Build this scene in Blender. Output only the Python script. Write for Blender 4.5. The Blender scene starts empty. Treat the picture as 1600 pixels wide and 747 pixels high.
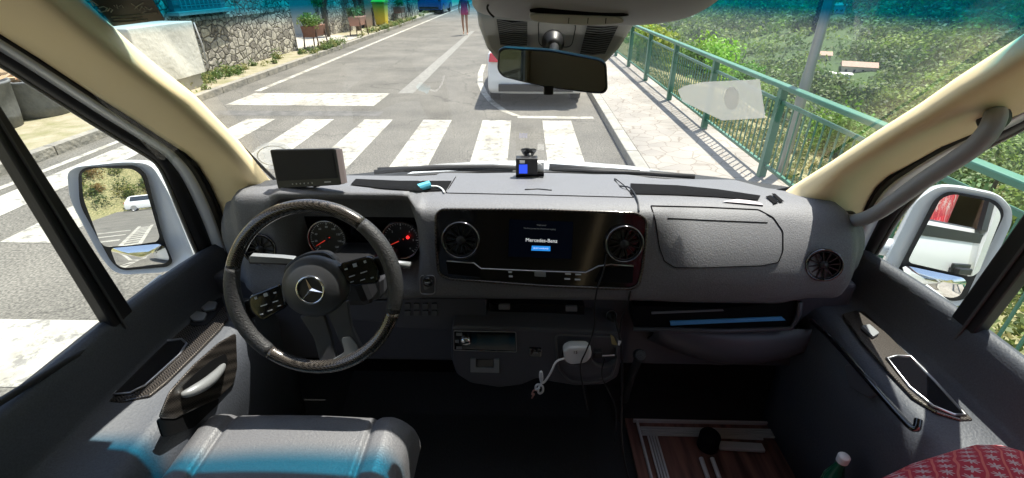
import bpy, bmesh, math, random
from math import radians as R, sin, cos, pi
from mathutils import Vector as V, Matrix, noise
C = bpy.context.scene.collection
SC = bpy.context.scene
random.seed(7)

# ---------------------------------------------------------------- camera
FPX, CH, PITCH, YAW = 740.0, 2.06, R(28.6), R(1.36)
cam = bpy.data.cameras.new('camera'); co = bpy.data.objects.new('camera', cam); C.objects.link(co)
cam.sensor_width = 36; cam.lens = 36*FPX/1600; cam.clip_start = 0.03; cam.clip_end = 6000
co.location = (0, 0, CH); co.rotation_euler = (pi/2-PITCH, 0, YAW)
SC.camera = co

# ---------------------------------------------------------------- sky, sun, exposure
SUN = V((.48, .50, 1.65)).normalized()          # towards the sun
w = bpy.data.worlds.new('World'); SC.world = w; w.use_nodes = True
nt = w.node_tree; sky = nt.nodes.new('ShaderNodeTexSky'); sky.sky_type = 'NISHITA'; sky.sun_disc = False
sky.sun_elevation = math.asin(SUN.z); sky.sun_rotation = math.atan2(SUN.x, SUN.y)
bg = nt.nodes['Background']; nt.links.new(sky.outputs[0], bg.inputs[0]); bg.inputs[1].default_value = 0.13
sl = bpy.data.lights.new('sun', 'SUN'); sl.energy = 5.0; sl.angle = R(.5); sl.color = (1, .95, .86)
so = bpy.data.objects.new('sun', sl); C.objects.link(so); so.rotation_euler = SUN.to_track_quat('Z', 'Y').to_euler()
so.location = (0, 0, 30)
SC.view_settings.view_transform = 'Standard'; SC.view_settings.look = 'None'
SC.view_settings.gamma = 1; SC.view_settings.exposure = 1.22
SC.render.engine = 'CYCLES'; SC.cycles.max_bounces = 8; SC.cycles.transparent_max_bounces = 16

# ---------------------------------------------------------------- helpers
def ray(px, py):
    a, b = (px-800)/FPX, (373.5-py)/FPX
    y = cos(PITCH)+b*sin(PITCH); z = -sin(PITCH)+b*cos(PITCH)
    return V((cos(YAW)*a-sin(YAW)*y, sin(YAW)*a+cos(YAW)*y, z))
def wsy(x, z):                                  # the curved windscreen: y at a given x, z
    return 1.5 - .20*(x/.85)**2*(1-.55*min(1, max(0, (z-1.5)/.55))) - (z-1.5)/.815
def P(px, py, ax, v=0):
    """a sight line of the photograph met with a real plane (x, y or z = v) or with the windscreen"""
    d = ray(px, py); o = V((0, 0, CH))
    if ax == 'ws':
        y = 1.3
        for _ in range(30):
            p = o+d*(y/d.y); y = .5*y+.5*(wsy(p.x, p.z)-v)
        return o+d*(y/d.y)
    i = 'xyz'.index(ax); return o+d*((v-o[i])/d[i])
def PX(l, ax, v=0): return [P(a, b, ax, v) for a, b in l]

MAT = {}
def nd(t, ty, **k):
    n = t.nodes.new(ty)
    for a, b in k.items(): setattr(n, a, b)
    return n
def mat(name, col, rough=.6, metal=0, bump=None, var=None, emit=None, coat=0, spec=.5, sheen=0):
    """bump=(scale,strength,distance)  var=(scale,second colour,[detail])"""
    if name in MAT: return MAT[name]
    m = bpy.data.materials.new(name); m.use_nodes = True; t = m.node_tree; b = t.nodes['Principled BSDF']
    L = t.links.new
    b.inputs['Base Color'].default_value = (*col, 1); b.inputs['Roughness'].default_value = rough
    b.inputs['Metallic'].default_value = metal; b.inputs['Coat Weight'].default_value = coat
    b.inputs['Specular IOR Level'].default_value = spec; b.inputs['Coat Roughness'].default_value = .08
    g = nd(t, 'ShaderNodeNewGeometry')
    if var:
        n = nd(t, 'ShaderNodeTexNoise'); n.inputs['Scale'].default_value = var[0]; n.inputs['Detail'].default_value = 6
        n.inputs['Roughness'].default_value = .62
        cr = nd(t, 'ShaderNodeValToRGB'); cr.color_ramp.elements[0].position = .35; cr.color_ramp.elements[1].position = .68
        cr.color_ramp.elements[0].color = (*col, 1); cr.color_ramp.elements[1].color = (*var[1], 1)
        L(g.outputs['Position'], n.inputs['Vector']); L(n.outputs[0], cr.inputs[0]); L(cr.outputs[0], b.inputs['Base Color'])
    if bump:
        n = nd(t, 'ShaderNodeTexNoise'); n.inputs['Scale'].default_value = bump[0]; n.inputs['Detail'].default_value = 3
        bp = nd(t, 'ShaderNodeBump'); bp.inputs['Strength'].default_value = bump[1]; bp.inputs['Distance'].default_value = bump[2]
        L(g.outputs['Position'], n.inputs['Vector']); L(n.outputs[0], bp.inputs['Height']); L(bp.outputs[0], b.inputs['Normal'])
    if emit:
        b.inputs['Emission Color'].default_value = (*emit[0], 1); b.inputs['Emission Strength'].default_value = emit[1]
    MAT[name] = m; return m
def B(m): return m.node_tree.nodes['Principled BSDF']

ROOT = {}
def tag(o, label, cat, group=None, kind=None):
    if label: o['label'] = label
    if cat: o['category'] = cat
    if group: o['group'] = group
    if kind: o['kind'] = kind
    return o
def empty(name, loc, label, cat, group=None, rot=None, kind=None):
    o = bpy.data.objects.new(name, None); C.objects.link(o); o.location = loc; o.empty_display_size = .1
    if rot is not None: o.rotation_euler = rot
    tag(o, label, cat, group, kind); ROOT[o] = V(loc); return o
class MB:
    def __init__(s): s.v = []; s.f = []
    def add(s, vs, fs):
        n = len(s.v); s.v += [V(p) for p in vs]; s.f += [tuple(i+n for i in f) for f in fs]; return s
    def box(s, c, d, m=None):
        c = V(c); h = V(d)/2; vs = []
        for x in (-1, 1):
            for y in (-1, 1):
                for z in (-1, 1):
                    p = V((x*h.x, y*h.y, z*h.z)); vs.append(c+(m @ p if m else p))
        return s.add(vs, [(0, 1, 3, 2), (4, 6, 7, 5), (0, 4, 5, 1), (2, 3, 7, 6), (0, 2, 6, 4), (1, 5, 7, 3)])
    def prism(s, pts, ext):
        ext = V(ext); n = len(pts); pts = [V(p) for p in pts]
        return s.add(pts+[p+ext for p in pts], [tuple(range(n)), tuple(range(2*n-1, n-1, -1))]+[(i, i+n, (i+1) % n+n, (i+1) % n) for i in range(n)])
    def grid(s, rows):
        m = len(rows[0]); return s.add([p for r in rows for p in r], [(i*m+j, i*m+j+1, (i+1)*m+j+1, (i+1)*m+j) for i in range(len(rows)-1) for j in range(m-1)])
    def tube(s, pts, r, seg=8, closed=False, cap=True):
        pts = [V(p) for p in pts]; n = len(pts); rs = r if isinstance(r, (list, tuple)) else [r]*n; rows = []
        up = None
        for i, p in enumerate(pts):
            a = pts[(i-1) % n] if (i or closed) else p; b = pts[(i+1) % n] if (i < n-1 or closed) else p
            t = (b-a)
            if t.length < 1e-9: t = V((0, 0, 1))
            t.normalize()
            if up is None: up = t.orthogonal().normalized()
            up = (up-t*up.dot(t));
            if up.length < 1e-6: up = t.orthogonal()
            up.normalize(); q = t.cross(up)
            rows.append([p+(up*cos(2*pi*k/seg)+q*sin(2*pi*k/seg))*rs[i] for k in range(seg)])
        vs = [p for rr in rows for p in rr]; fs = []
        for i in range(n if closed else n-1):
            for k in range(seg): fs.append((i*seg+k, i*seg+(k+1) % seg, ((i+1) % n)*seg+(k+1) % seg, ((i+1) % n)*seg+k))
        if not closed and cap: fs += [tuple(range(seg))[::-1], tuple((n-1)*seg+k for k in range(seg))]
        return s.add(vs, fs)
    def lathe(s, prof, c, ax=(0, 0, 1), seg=24, cap=True):
        """prof=[(r,h)...] about axis ax from centre c"""
        ax = V(ax).normalized(); u = ax.orthogonal().normalized(); q = ax.cross(u); c = V(c); vs = []
        for r, h in prof: vs += [c+ax*h+(u*cos(2*pi*k/seg)+q*sin(2*pi*k/seg))*r for k in range(seg)]
        fs = [(i*seg+k, i*seg+(k+1) % seg, (i+1)*seg+(k+1) % seg, (i+1)*seg+k) for i in range(len(prof)-1) for k in range(seg)]
        if cap: fs += [tuple(range(seg))[::-1], tuple((len(prof)-1)*seg+k for k in range(seg))]
        return s.add(vs, fs)
    def build(s, name, m, parent=None, smooth=False, bevel=0, sub=0, solid=0, local=False, label=None, cat=None, group=None, kind=None, off=-1, bseg=2):
        me = bpy.data.meshes.new(name); w0 = V((0, 0, 0))
        if parent is not None and not local: w0 = ROOT.get(parent, V((0, 0, 0)))
        me.from_pydata([p-w0 for p in s.v], [], s.f); me.validate()
        bm = bmesh.new(); bm.from_mesh(me); bmesh.ops.remove_doubles(bm, verts=bm.verts, dist=1e-6); bmesh.ops.recalc_face_normals(bm, faces=bm.faces); bm.to_mesh(me); bm.free()
        for mm in (m if isinstance(m, list) else [m]): me.materials.append(mm)
        o = bpy.data.objects.new(name, me); C.objects.link(o)
        if parent is not None: o.parent = parent
        ROOT[o] = w0
        if solid:
            q = o.modifiers.new('s', 'SOLIDIFY'); q.thickness = solid; q.offset = off
        if bevel:
            q = o.modifiers.new('b', 'BEVEL'); q.width = bevel; q.segments = bseg; q.limit_method = 'ANGLE'; q.angle_limit = R(35)
        if sub:
            q = o.modifiers.new('u', 'SUBSURF'); q.levels = sub; q.render_levels = sub
        if smooth or bevel or sub:
            me.polygons.foreach_set('use_smooth', [True]*len(me.polygons))
            if not sub and not smooth:
                for p in me.polygons: p.use_smooth = False
        if smooth == 'auto':
            q = o.modifiers.new('e', 'EDGE_SPLIT'); q.split_angle = R(38)
        tag(o, label, cat, group, kind); return o
def mb(): return MB()
def lerp(a, b, t): return a+(b-a)*t
def resample(pl, n):
    pl = [V(p) for p in pl]; d = [0]
    for a, b in zip(pl, pl[1:]): d.append(d[-1]+(b-a).length)
    out = []
    for i in range(n):
        t = d[-1]*i/(n-1); k = 0
        while k < len(d)-2 and d[k+1] < t: k += 1
        out.append(lerp(pl[k], pl[k+1], (t-d[k])/max(1e-9, d[k+1]-d[k])))
    return out
def smoothpl(pl, it=2):
    pl = [V(p) for p in pl]
    for _ in range(it):
        q = [pl[0]]
        for a, b in zip(pl, pl[1:]): q += [lerp(a, b, .25), lerp(a, b, .75)]
        pl = q+[pl[-1]]
    return pl
def roundpoly(pts, r, seg=4):
    """round the corners of a 3-D polygon"""
    out = []; n = len(pts); pts = [V(p) for p in pts]
    for i in range(n):
        p = pts[i]; a = pts[i-1]-p; b = pts[(i+1) % n]-p; k = min(r, a.length*.45, b.length*.45)
        A = p+a.normalized()*k; D = p+b.normalized()*k
        for j in range(seg+1):
            t = j/seg; out.append(A*(1-t)**2+p*2*t*(1-t)+D*t*t)
    return out
def ruled(A, D, n=24, m=6, bulge=None, f0=0, f1=1):
    A = resample(A, n); D = resample(D, n); b = mb(); rows = []
    pw = .55 if m == 10 else 1
    for a, d in zip(A, D):
        rows.append([lerp(a, d, f0+(f1-f0)*j/m)+(V(bulge)*sin(pi*(j/m)**pw) if bulge else V((0, 0, 0))) for j in range(m+1)])
    return b.grid(rows)
def text(s, size, parent, m, mtx, name='lettering', depth=.0004, align='CENTER', local=False, sx=1):
    cu = bpy.data.curves.new(name, 'FONT'); cu.body = s; cu.size = size; cu.extrude = depth; cu.align_x = align; cu.align_y = 'CENTER'
    to = bpy.data.objects.new('t', cu); C.objects.link(to); bpy.context.view_layer.update()
    me = bpy.data.meshes.new_from_object(to.evaluated_get(bpy.context.evaluated_depsgraph_get())); bpy.data.objects.remove(to)
    M = mtx.copy() @ Matrix.Diagonal((sx, 1, 1, 1))
    if not local: M = Matrix.Translation(-ROOT.get(parent, V((0, 0, 0)))) @ M
    me.transform(M); me.materials.clear(); me.materials.append(m)
    o = bpy.data.objects.new(name, me); C.objects.link(o); o.parent = parent; ROOT[o] = ROOT.get(parent, V((0, 0, 0))); return o
def frame(o, x, y):
    x = V(x).normalized(); z = x.cross(V(y)).normalized(); y = z.cross(x)
    return Matrix(((x.x, y.x, z.x, o[0]), (x.y, y.y, z.y, o[1]), (x.z, y.z, z.z, o[2]), (0, 0, 0, 1)))
def copy_tree(o, loc=None, rotz=None, label=None, parent=None):
    c = o.copy(); C.objects.link(c); c.parent = parent; ROOT[c] = ROOT.get(o)
    if loc is not None: c.location = loc
    if rotz is not None: c.rotation_euler.z = rotz
    if label: c['label'] = label
    for ch in [k for k in C.objects if k.parent == o]: copy_tree(ch, parent=c)
    return c

# ---------------------------------------------------------------- materials
asphalt = mat('asphalt', (.17, .165, .155), .9, bump=(60, .35, .004))
def _asph():
    t = asphalt.node_tree; L = t.links.new; b = B(asphalt); g = nd(t, 'ShaderNodeNewGeometry')
    a = nd(t, 'ShaderNodeTexNoise'); a.inputs['Scale'].default_value = .55; a.inputs['Detail'].default_value = 8; a.inputs['Roughness'].default_value = .7
    c = nd(t, 'ShaderNodeTexNoise'); c.inputs['Scale'].default_value = 48; c.inputs['Detail'].default_value = 2
    L(g.outputs['Position'], a.inputs[0]); L(g.outputs['Position'], c.inputs[0])
    r = nd(t, 'ShaderNodeValToRGB'); r.color_ramp.elements[0].color = (.105, .098, .086, 1); r.color_ramp.elements[1].color = (.185, .172, .150, 1)
    r.color_ramp.elements[0].position = .35; r.color_ramp.elements[1].position = .65
    r2 = nd(t, 'ShaderNodeValToRGB'); r2.color_ramp.elements[0].color = (.45, .45, .45, 1); r2.color_ramp.elements[1].color = (1.4, 1.4, 1.38, 1)
    r2.color_ramp.elements[0].position = .3; r2.color_ramp.elements[1].position = .7
    mx = nd(t, 'ShaderNodeMix', data_type='RGBA', blend_type='MULTIPLY'); mx.inputs[0].default_value = 1
    L(a.outputs[0], r.inputs[0]); L(c.outputs[0], r2.inputs[0]); L(r.outputs[0], mx.inputs[6]); L(r2.outputs[0], mx.inputs[7])
    # dark meandering cracks
    v = nd(t, 'ShaderNodeTexVoronoi', feature='DISTANCE_TO_EDGE'); v.inputs['Scale'].default_value = .33
    nz = nd(t, 'ShaderNodeTexNoise'); nz.inputs['Scale'].default_value = 2.2; nz.inputs['Detail'].default_value = 5
    ad = nd(t, 'ShaderNodeVectorMath', operation='MULTIPLY_ADD'); ad.inputs[1].default_value = (.9, .9, 0)
    L(g.outputs['Position'], nz.inputs[0]); L(nz.outputs[1], ad.inputs[0]); L(g.outputs['Position'], ad.inputs[2]); L(ad.outputs[0], v.inputs[0])
    r3 = nd(t, 'ShaderNodeValToRGB'); r3.color_ramp.elements[0].color = (.62, .62, .62, 1); r3.color_ramp.elements[1].color = (1, 1, 1, 1)
    r3.color_ramp.elements[0].position = .001; r3.color_ramp.elements[1].position = .006
    mx2 = nd(t, 'ShaderNodeMix', data_type='RGBA', blend_type='MULTIPLY'); mx2.inputs[0].default_value = 1
    L(v.outputs[0], r3.inputs[0]); L(mx.outputs[2], mx2.inputs[6]); L(r3.outputs[0], mx2.inputs[7]); L(mx2.outputs[2], b.inputs['Base Color'])
_asph()
def worn(name, col, under, wear=.45, scale=7):
    m = mat(name, col, .8, bump=(60, .35, .004)); t = m.node_tree; L = t.links.new; g = nd(t, 'ShaderNodeNewGeometry')
    a = nd(t, 'ShaderNodeTexNoise'); a.inputs['Scale'].default_value = scale; a.inputs['Detail'].default_value = 9; a.inputs['Roughness'].default_value = .75
    r = nd(t, 'ShaderNodeValToRGB'); r.color_ramp.elements[0].color = (*under, 1); r.color_ramp.elements[1].color = (*col, 1)
    r.color_ramp.elements[0].position = wear-.06; r.color_ramp.elements[1].position = wear+.02
    L(g.outputs['Position'], a.inputs[0]); L(a.outputs[0], r.inputs[0])
    q = nd(t, 'ShaderNodeTexNoise'); q.inputs['Scale'].default_value = 1.7; q.inputs['Detail'].default_value = 7; q.inputs['Roughness'].default_value = .7
    rq = nd(t, 'ShaderNodeValToRGB'); rq.color_ramp.elements[0].color = (.62, .60, .57, 1); rq.color_ramp.elements[1].color = (1, 1, 1, 1); rq.color_ramp.elements[0].position = .36; rq.color_ramp.elements[1].position = .56
    mq = nd(t, 'ShaderNodeMix', data_type='RGBA', blend_type='MULTIPLY'); mq.inputs[0].default_value = 1
    L(g.outputs['Position'], q.inputs[0]); L(q.outputs[0], rq.inputs[0]); L(r.outputs[0], mq.inputs[6]); L(rq.outputs[0], mq.inputs[7]); L(mq.outputs[2], B(m).inputs['Base Color']); return m
paint = worn('road paint', (.46, .44, .385), (.24, .23, .21), .47)
paint_old = worn('worn road paint', (.42, .41, .37), (.22, .21, .19), .5, 5)
patch = mat('asphalt patch', (.26, .25, .225), .9, bump=(70, .5, .005), var=(9, (.17, .165, .15)))
def crazy():
    m = mat('crazy paving', (.4, .36, .31), .85, bump=(30, .2, .004)); t = m.node_tree; L = t.links.new; g = nd(t, 'ShaderNodeNewGeometry')
    nz = nd(t, 'ShaderNodeTexNoise'); nz.inputs['Scale'].default_value = 3
    ad = nd(t, 'ShaderNodeVectorMath', operation='MULTIPLY_ADD'); ad.inputs[1].default_value = (.22, .22, 0)
    v = nd(t, 'ShaderNodeTexVoronoi', feature='DISTANCE_TO_EDGE'); v.inputs['Scale'].default_value = 4.6
    v2 = nd(t, 'ShaderNodeTexVoronoi'); v2.inputs['Scale'].default_value = 4.6
    L(g.outputs['Position'], nz.inputs[0]); L(nz.outputs[1], ad.inputs[0]); L(g.outputs['Position'], ad.inputs[2]); L(ad.outputs[0], v.inputs[0]); L(ad.outputs[0], v2.inputs[0])
    r = nd(t, 'ShaderNodeValToRGB'); r.color_ramp.elements[0].color = (.68, .63, .57, 1); r.color_ramp.elements[1].color = (1, 1, 1, 1)
    r.color_ramp.elements[0].position = .01; r.color_ramp.elements[1].position = .04
    h = nd(t, 'ShaderNodeValToRGB'); h.color_ramp.elements[0].color = (.30, .275, .245, 1); h.color_ramp.elements[1].color = (.35, .32, .285, 1)
    sp = nd(t, 'ShaderNodeSeparateColor'); L(v2.outputs['Color'], sp.inputs[0]); L(sp.outputs[0], h.inputs[0])
    big = nd(t, 'ShaderNodeTexNoise'); big.inputs['Scale'].default_value = 1.2; big.inputs['Detail'].default_value = 8
    rb = nd(t, 'ShaderNodeValToRGB'); rb.color_ramp.elements[0].color = (.7, .7, .7, 1); rb.color_ramp.elements[1].color = (1.15, 1.15, 1.15, 1); rb.color_ramp.elements[0].position = .3; rb.color_ramp.elements[1].position = .7
    L(g.outputs['Position'], big.inputs[0]); L(big.outputs[0], rb.inputs[0])
    m1 = nd(t, 'ShaderNodeMix', data_type='RGBA', blend_type='MULTIPLY'); m1.inputs[0].default_value = 1
    m2 = nd(t, 'ShaderNodeMix', data_type='RGBA', blend_type='MULTIPLY'); m2.inputs[0].default_value = 1
    L(v.outputs[0], r.inputs[0]); L(r.outputs[0], m1.inputs[6]); L(h.outputs[0], m1.inputs[7]); L(m1.outputs[2], m2.inputs[6]); L(rb.outputs[0], m2.inputs[7]); L(m2.outputs[2], B(m).inputs['Base Color'])
    return m
paving = crazy()
kerbm = mat('kerb stone', (.36, .34, .30), .85, bump=(40, .4, .005), var=(6, (.25, .24, .21)))
verge = mat('verge', (.36, .31, .23), .95, bump=(14, .6, .02), var=(3, (.20, .19, .09)))
def stonewall():
    m = mat('rubble stone', (.3, .28, .25), .9); t = m.node_tree; L = t.links.new; g = nd(t, 'ShaderNodeNewGeometry')
    mp = nd(t, 'ShaderNodeMapping'); mp.inputs['Scale'].default_value = (1, 1, 1.35); L(g.outputs['Position'], mp.inputs[0])
    nz = nd(t, 'ShaderNodeTexNoise'); nz.inputs['Scale'].default_value = 4
    ad = nd(t, 'ShaderNodeVectorMath', operation='MULTIPLY_ADD'); ad.inputs[1].default_value = (.15, .15, .15)
    L(g.outputs['Position'], nz.inputs[0]); L(nz.outputs[1], ad.inputs[0]); L(mp.outputs[0], ad.inputs[2])
    v = nd(t, 'ShaderNodeTexVoronoi', feature='DISTANCE_TO_EDGE'); v.inputs['Scale'].default_value = 4.6
    v2 = nd(t, 'ShaderNodeTexVoronoi'); v2.inputs['Scale'].default_value = 4.6; L(ad.outputs[0], v.inputs[0]); L(ad.outputs[0], v2.inputs[0])
    h = nd(t, 'ShaderNodeValToRGB'); h.color_ramp.elements[0].color = (.20, .18, .16, 1); h.color_ramp.elements[1].color = (.52, .48, .42, 1)
    sp = nd(t, 'ShaderNodeSeparateColor'); L(v2.outputs['Color'], sp.inputs[0]); L(sp.outputs[1], h.inputs[0])
    r = nd(t, 'ShaderNodeValToRGB'); r.color_ramp.elements[0].color = (.35, .35, .35, 1); r.color_ramp.elements[1].color = (1, 1, 1, 1)
    r.color_ramp.elements[0].position = .0; r.color_ramp.elements[1].position = .07; L(v.outputs[0], r.inputs[0])
    f = nd(t, 'ShaderNodeTexNoise'); f.inputs['Scale'].default_value = 16; f.inputs['Detail'].default_value = 6; L(g.outputs['Position'], f.inputs[0])
    rf = nd(t, 'ShaderNodeValToRGB'); rf.color_ramp.elements[0].color = (.6, .6, .6, 1); rf.color_ramp.elements[1].color = (1.25, 1.25, 1.2, 1); rf.color_ramp.elements[0].position = .3; rf.color_ramp.elements[1].position = .7; L(f.outputs[0], rf.inputs[0])
    m1 = nd(t, 'ShaderNodeMix', data_type='RGBA', blend_type='MULTIPLY'); m1.inputs[0].default_value = 1
    m2 = nd(t, 'ShaderNodeMix', data_type='RGBA', blend_type='MULTIPLY'); m2.inputs[0].default_value = 1
    L(r.outputs[0], m1.inputs[6]); L(h.outputs[0], m1.inputs[7]); L(m1.outputs[2], m2.inputs[6]); L(rf.outputs[0], m2.inputs[7]); L(m2.outputs[2], B(m).inputs['Base Color'])
    sm = nd(t, 'ShaderNodeMath', operation='SMOOTH_MIN'); sm.inputs[1].default_value = .09; sm.inputs[2].default_value = .05; L(v.outputs[0], sm.inputs[0])
    mu = nd(t, 'ShaderNodeMath', operation='MULTIPLY_ADD'); mu.inputs[1].default_value = .035; L(f.outputs[0], mu.inputs[0]); L(sm.outputs[0], mu.inputs[2])
    bp = nd(t, 'ShaderNodeBump'); bp.inputs['Strength'].default_value = 1; bp.inputs['Distance'].default_value = .55; L(mu.outputs[0], bp.inputs['Height']); L(bp.outputs[0], B(m).inputs['Normal'])
    return m
stone = stonewall()
green = mat('green rail paint', (.05, .18, .12), .45, coat=.1, var=(5, (.075, .215, .15)))
white = mat('white van paint', (.72, .74, .76), .25, coat=.6)
carwhite = mat('white car paint', (.80, .81, .82), .25, coat=.6)
dash = mat('grained dash plastic', (.180, .182, .196), .6, bump=(300, .7, .0013), spec=.6, var=(380, (.112, .113, .124)))
dash2 = mat('smooth dark plastic', (.075, .076, .088), .45, bump=(500, .25, .0008))
black = mat('black plastic', (.012, .012, .014), .45)
blackm = mat('matt black', (.008, .008, .009), .9, spec=.08)
rubber = mat('black rubber', (.013, .013, .014), .6)
gloss = mat('piano black', (.006, .006, .008), .08, coat=1)
chrome = mat('chrome', (.75, .76, .78), .12, 1)
satin = mat('satin aluminium', (.55, .55, .57), .35, 1)
alu = mat('brushed aluminium', (.75, .72, .72), .45, .25)
silver = mat('silver plastic', (.27, .28, .29), .4, .3)
beige = mat('beige trim', (.80, .65, .38), .7, bump=(300, .2, .001), var=(1.5, (.84, .69, .43)))
beige2 = mat('beige headliner', (.52, .42, .26), .9, bump=(500, .4, .0015))
headgrey = mat('light grey plastic', (.42, .41, .40), .6, bump=(500, .2, .0006))
headgrey2 = mat('pale grey plastic', (.80, .80, .80), .5)
doorgrey = mat('door plastic', (.075, .082, .10), .55, bump=(200, .6, .0015), var=(320, (.05, .055, .068)))
bodygrey = mat('door frame paint', (.62, .65, .70), .35, coat=.3)
leather = mat('grey leather', (.15, .15, .16), .45, bump=(230, .8, .0016), var=(300, (.12, .12, .13)))
carpet = mat('black carpet', (.03, .03, .032), .95, bump=(300, .8, .003))
white_pl = mat('white plastic', (.75, .75, .75), .35)
def carbonf():
    m = mat('carbon fibre', (.03, .03, .03), .3, coat=.9); t = m.node_tree; L = t.links.new; g = nd(t, 'ShaderNodeTexCoord')
    mp = nd(t, 'ShaderNodeMapping'); mp.inputs['Rotation'].default_value = (.5, .5, .8); L(g.outputs['Object'], mp.inputs[0])
    c = nd(t, 'ShaderNodeTexChecker'); c.inputs['Scale'].default_value = 420; c.inputs[1].default_value = (.10, .085, .075, 1); c.inputs[2].default_value = (.012, .012, .012, 1)
    L(mp.outputs[0], c.inputs[0]); L(c.outputs[0], B(m).inputs['Base Color'])
    mr = nd(t, 'ShaderNodeMapRange'); mr.inputs[3].default_value = .22; mr.inputs[4].default_value = .5; L(c.outputs[1], mr.inputs[0]); L(mr.outputs[0], B(m).inputs['Roughness'])
    B(m).inputs['Metallic'].default_value = .5
    return m
carbon = carbonf()
def glassm(name, tint, refl=1.0, band=None):
    m = bpy.data.materials.new(name); m.use_nodes = True; t = m.node_tree; t.nodes.clear(); L = t.links.new
    o = nd(t, 'ShaderNodeOutputMaterial'); mx = nd(t, 'ShaderNodeMixShader'); tr = nd(t, 'ShaderNodeBsdfTransparent'); gl = nd(t, 'ShaderNodeBsdfGlossy'); gl.inputs['Roughness'].default_value = .02
    fr = nd(t, 'ShaderNodeLayerWeight'); pw = nd(t, 'ShaderNodeMath', operation='POWER'); pw.inputs[1].default_value = 5; L(fr.outputs['Facing'], pw.inputs[0])
    mu = nd(t, 'ShaderNodeMath', operation='MULTIPLY_ADD'); mu.inputs[1].default_value = .9*refl; mu.inputs[2].default_value = .045*refl; L(pw.outputs[0], mu.inputs[0])
    tr.inputs[0].default_value = (*tint, 1); L(mu.outputs[0], mx.inputs[0]); L(tr.outputs[0], mx.inputs[1]); L(gl.outputs[0], mx.inputs[2]); L(mx.outputs[0], o.inputs[0])
    if band:
        g = nd(t, 'ShaderNodeNewGeometry'); s = nd(t, 'ShaderNodeSeparateXYZ'); L(g.outputs['Position'], s.inputs[0])
        x2 = nd(t, 'ShaderNodeMath', operation='MULTIPLY'); L(s.outputs[0], x2.inputs[0]); L(s.outputs[0], x2.inputs[1])
        zz = nd(t, 'ShaderNodeMath', operation='MULTIPLY_ADD'); zz.inputs[1].default_value = .05; L(x2.outputs[0], zz.inputs[0]); L(s.outputs[2], zz.inputs[2])
        mr = nd(t, 'ShaderNodeMapRange', interpolation_type='SMOOTHSTEP'); mr.inputs[1].default_value = band[0]; mr.inputs[2].default_value = band[1]; L(zz.outputs[0], mr.inputs[0])
        mc = nd(t, 'ShaderNodeMix', data_type='RGBA'); mc.inputs[6].default_value = (*tint, 1); mc.inputs[7].default_value = (*band[2], 1); L(mr.outputs[0], mc.inputs[0]); L(mc.outputs[2], tr.inputs[0])
    MAT[name] = m; return m
ws_glass = glassm('windscreen glass', (.93, .95, .93), 1.0, (1.997, 2.034, (.004, .36, .58)))
side_glass = glassm('side glass', (.90, .94, .92), .6)
rear_glass = glassm('tinted side glass', (.30, .33, .32), .8)
dark_glass = mat('dark car glass', (.02, .025, .03), .05, coat=1)
mirror_m = mat('mirror silver', (.88, .88, .88), .0, 1)
mirror_dim = mat('dim mirror', (.75, .75, .75), .0, 1)
# ================================================================= OUTDOORS
import numpy as np
def ground_h(x, y):
    """terrain height: level at the road, falling into a valley on the right, rising behind-left"""
    h = -.06
    if x > 3.0:
        a = x-3.0
        d = math.hypot(x, max(0, y)*.6)
        h = -.25 - min(a, 5)*.42
        if a > 5: h -= 38*(1-math.exp(-(a-5)/42))
        if a > 60:
            q = (a-60)
            h += q*.16+ (q/100)**2*6.0
        h += 1.1*noise.noise(V((x*.05, y*.05, 0)))*min(a/4, 6)
    if y > 90 and x <= 3: h += (y-90)*.22
    if y > 90 and x > 3: h += (y-90)*.22*max(0, 1-(x-3)/60)
    if x < -9.5 and y > -25: h += min((-9.5-x)*.5, 12)
    if y < -60: h += min((-60-y)*1.0, 34)*min(1, max(0, (20-x)/12))
    return h
xs = [-900, -500, -250, -120, -60, -40, -25, -18, -13, -9.5, -6.3, 0, 2.8, 3.0, 3.6, 4.4, 5.2, 6, 7, 8, 10, 12, 15, 18, 22, 27, 33, 40, 48, 57, 67, 78, 90, 105, 120, 140, 160, 185, 210, 240, 275, 310, 350, 400, 460, 540, 640, 760, 900, 1100, 1500, 2200]
ys = [-900, -400, -200, -120, -105, -95, -85, -78, -72, -66, -60, -45, -25, -15, -8, -4, -2, 0, 1, 2, 3, 4, 5, 6, 7, 8, 10, 12, 14, 17, 20, 24, 28, 33, 40, 48, 57, 67, 78, 90, 105, 120, 140, 160, 185, 210, 240, 275, 310, 350, 400, 460, 540, 640, 800, 1000, 1400, 2200]
terr_m = mat('dry grass slope', (.16, .15, .055), .95, bump=(9, .9, .05)); 
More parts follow.
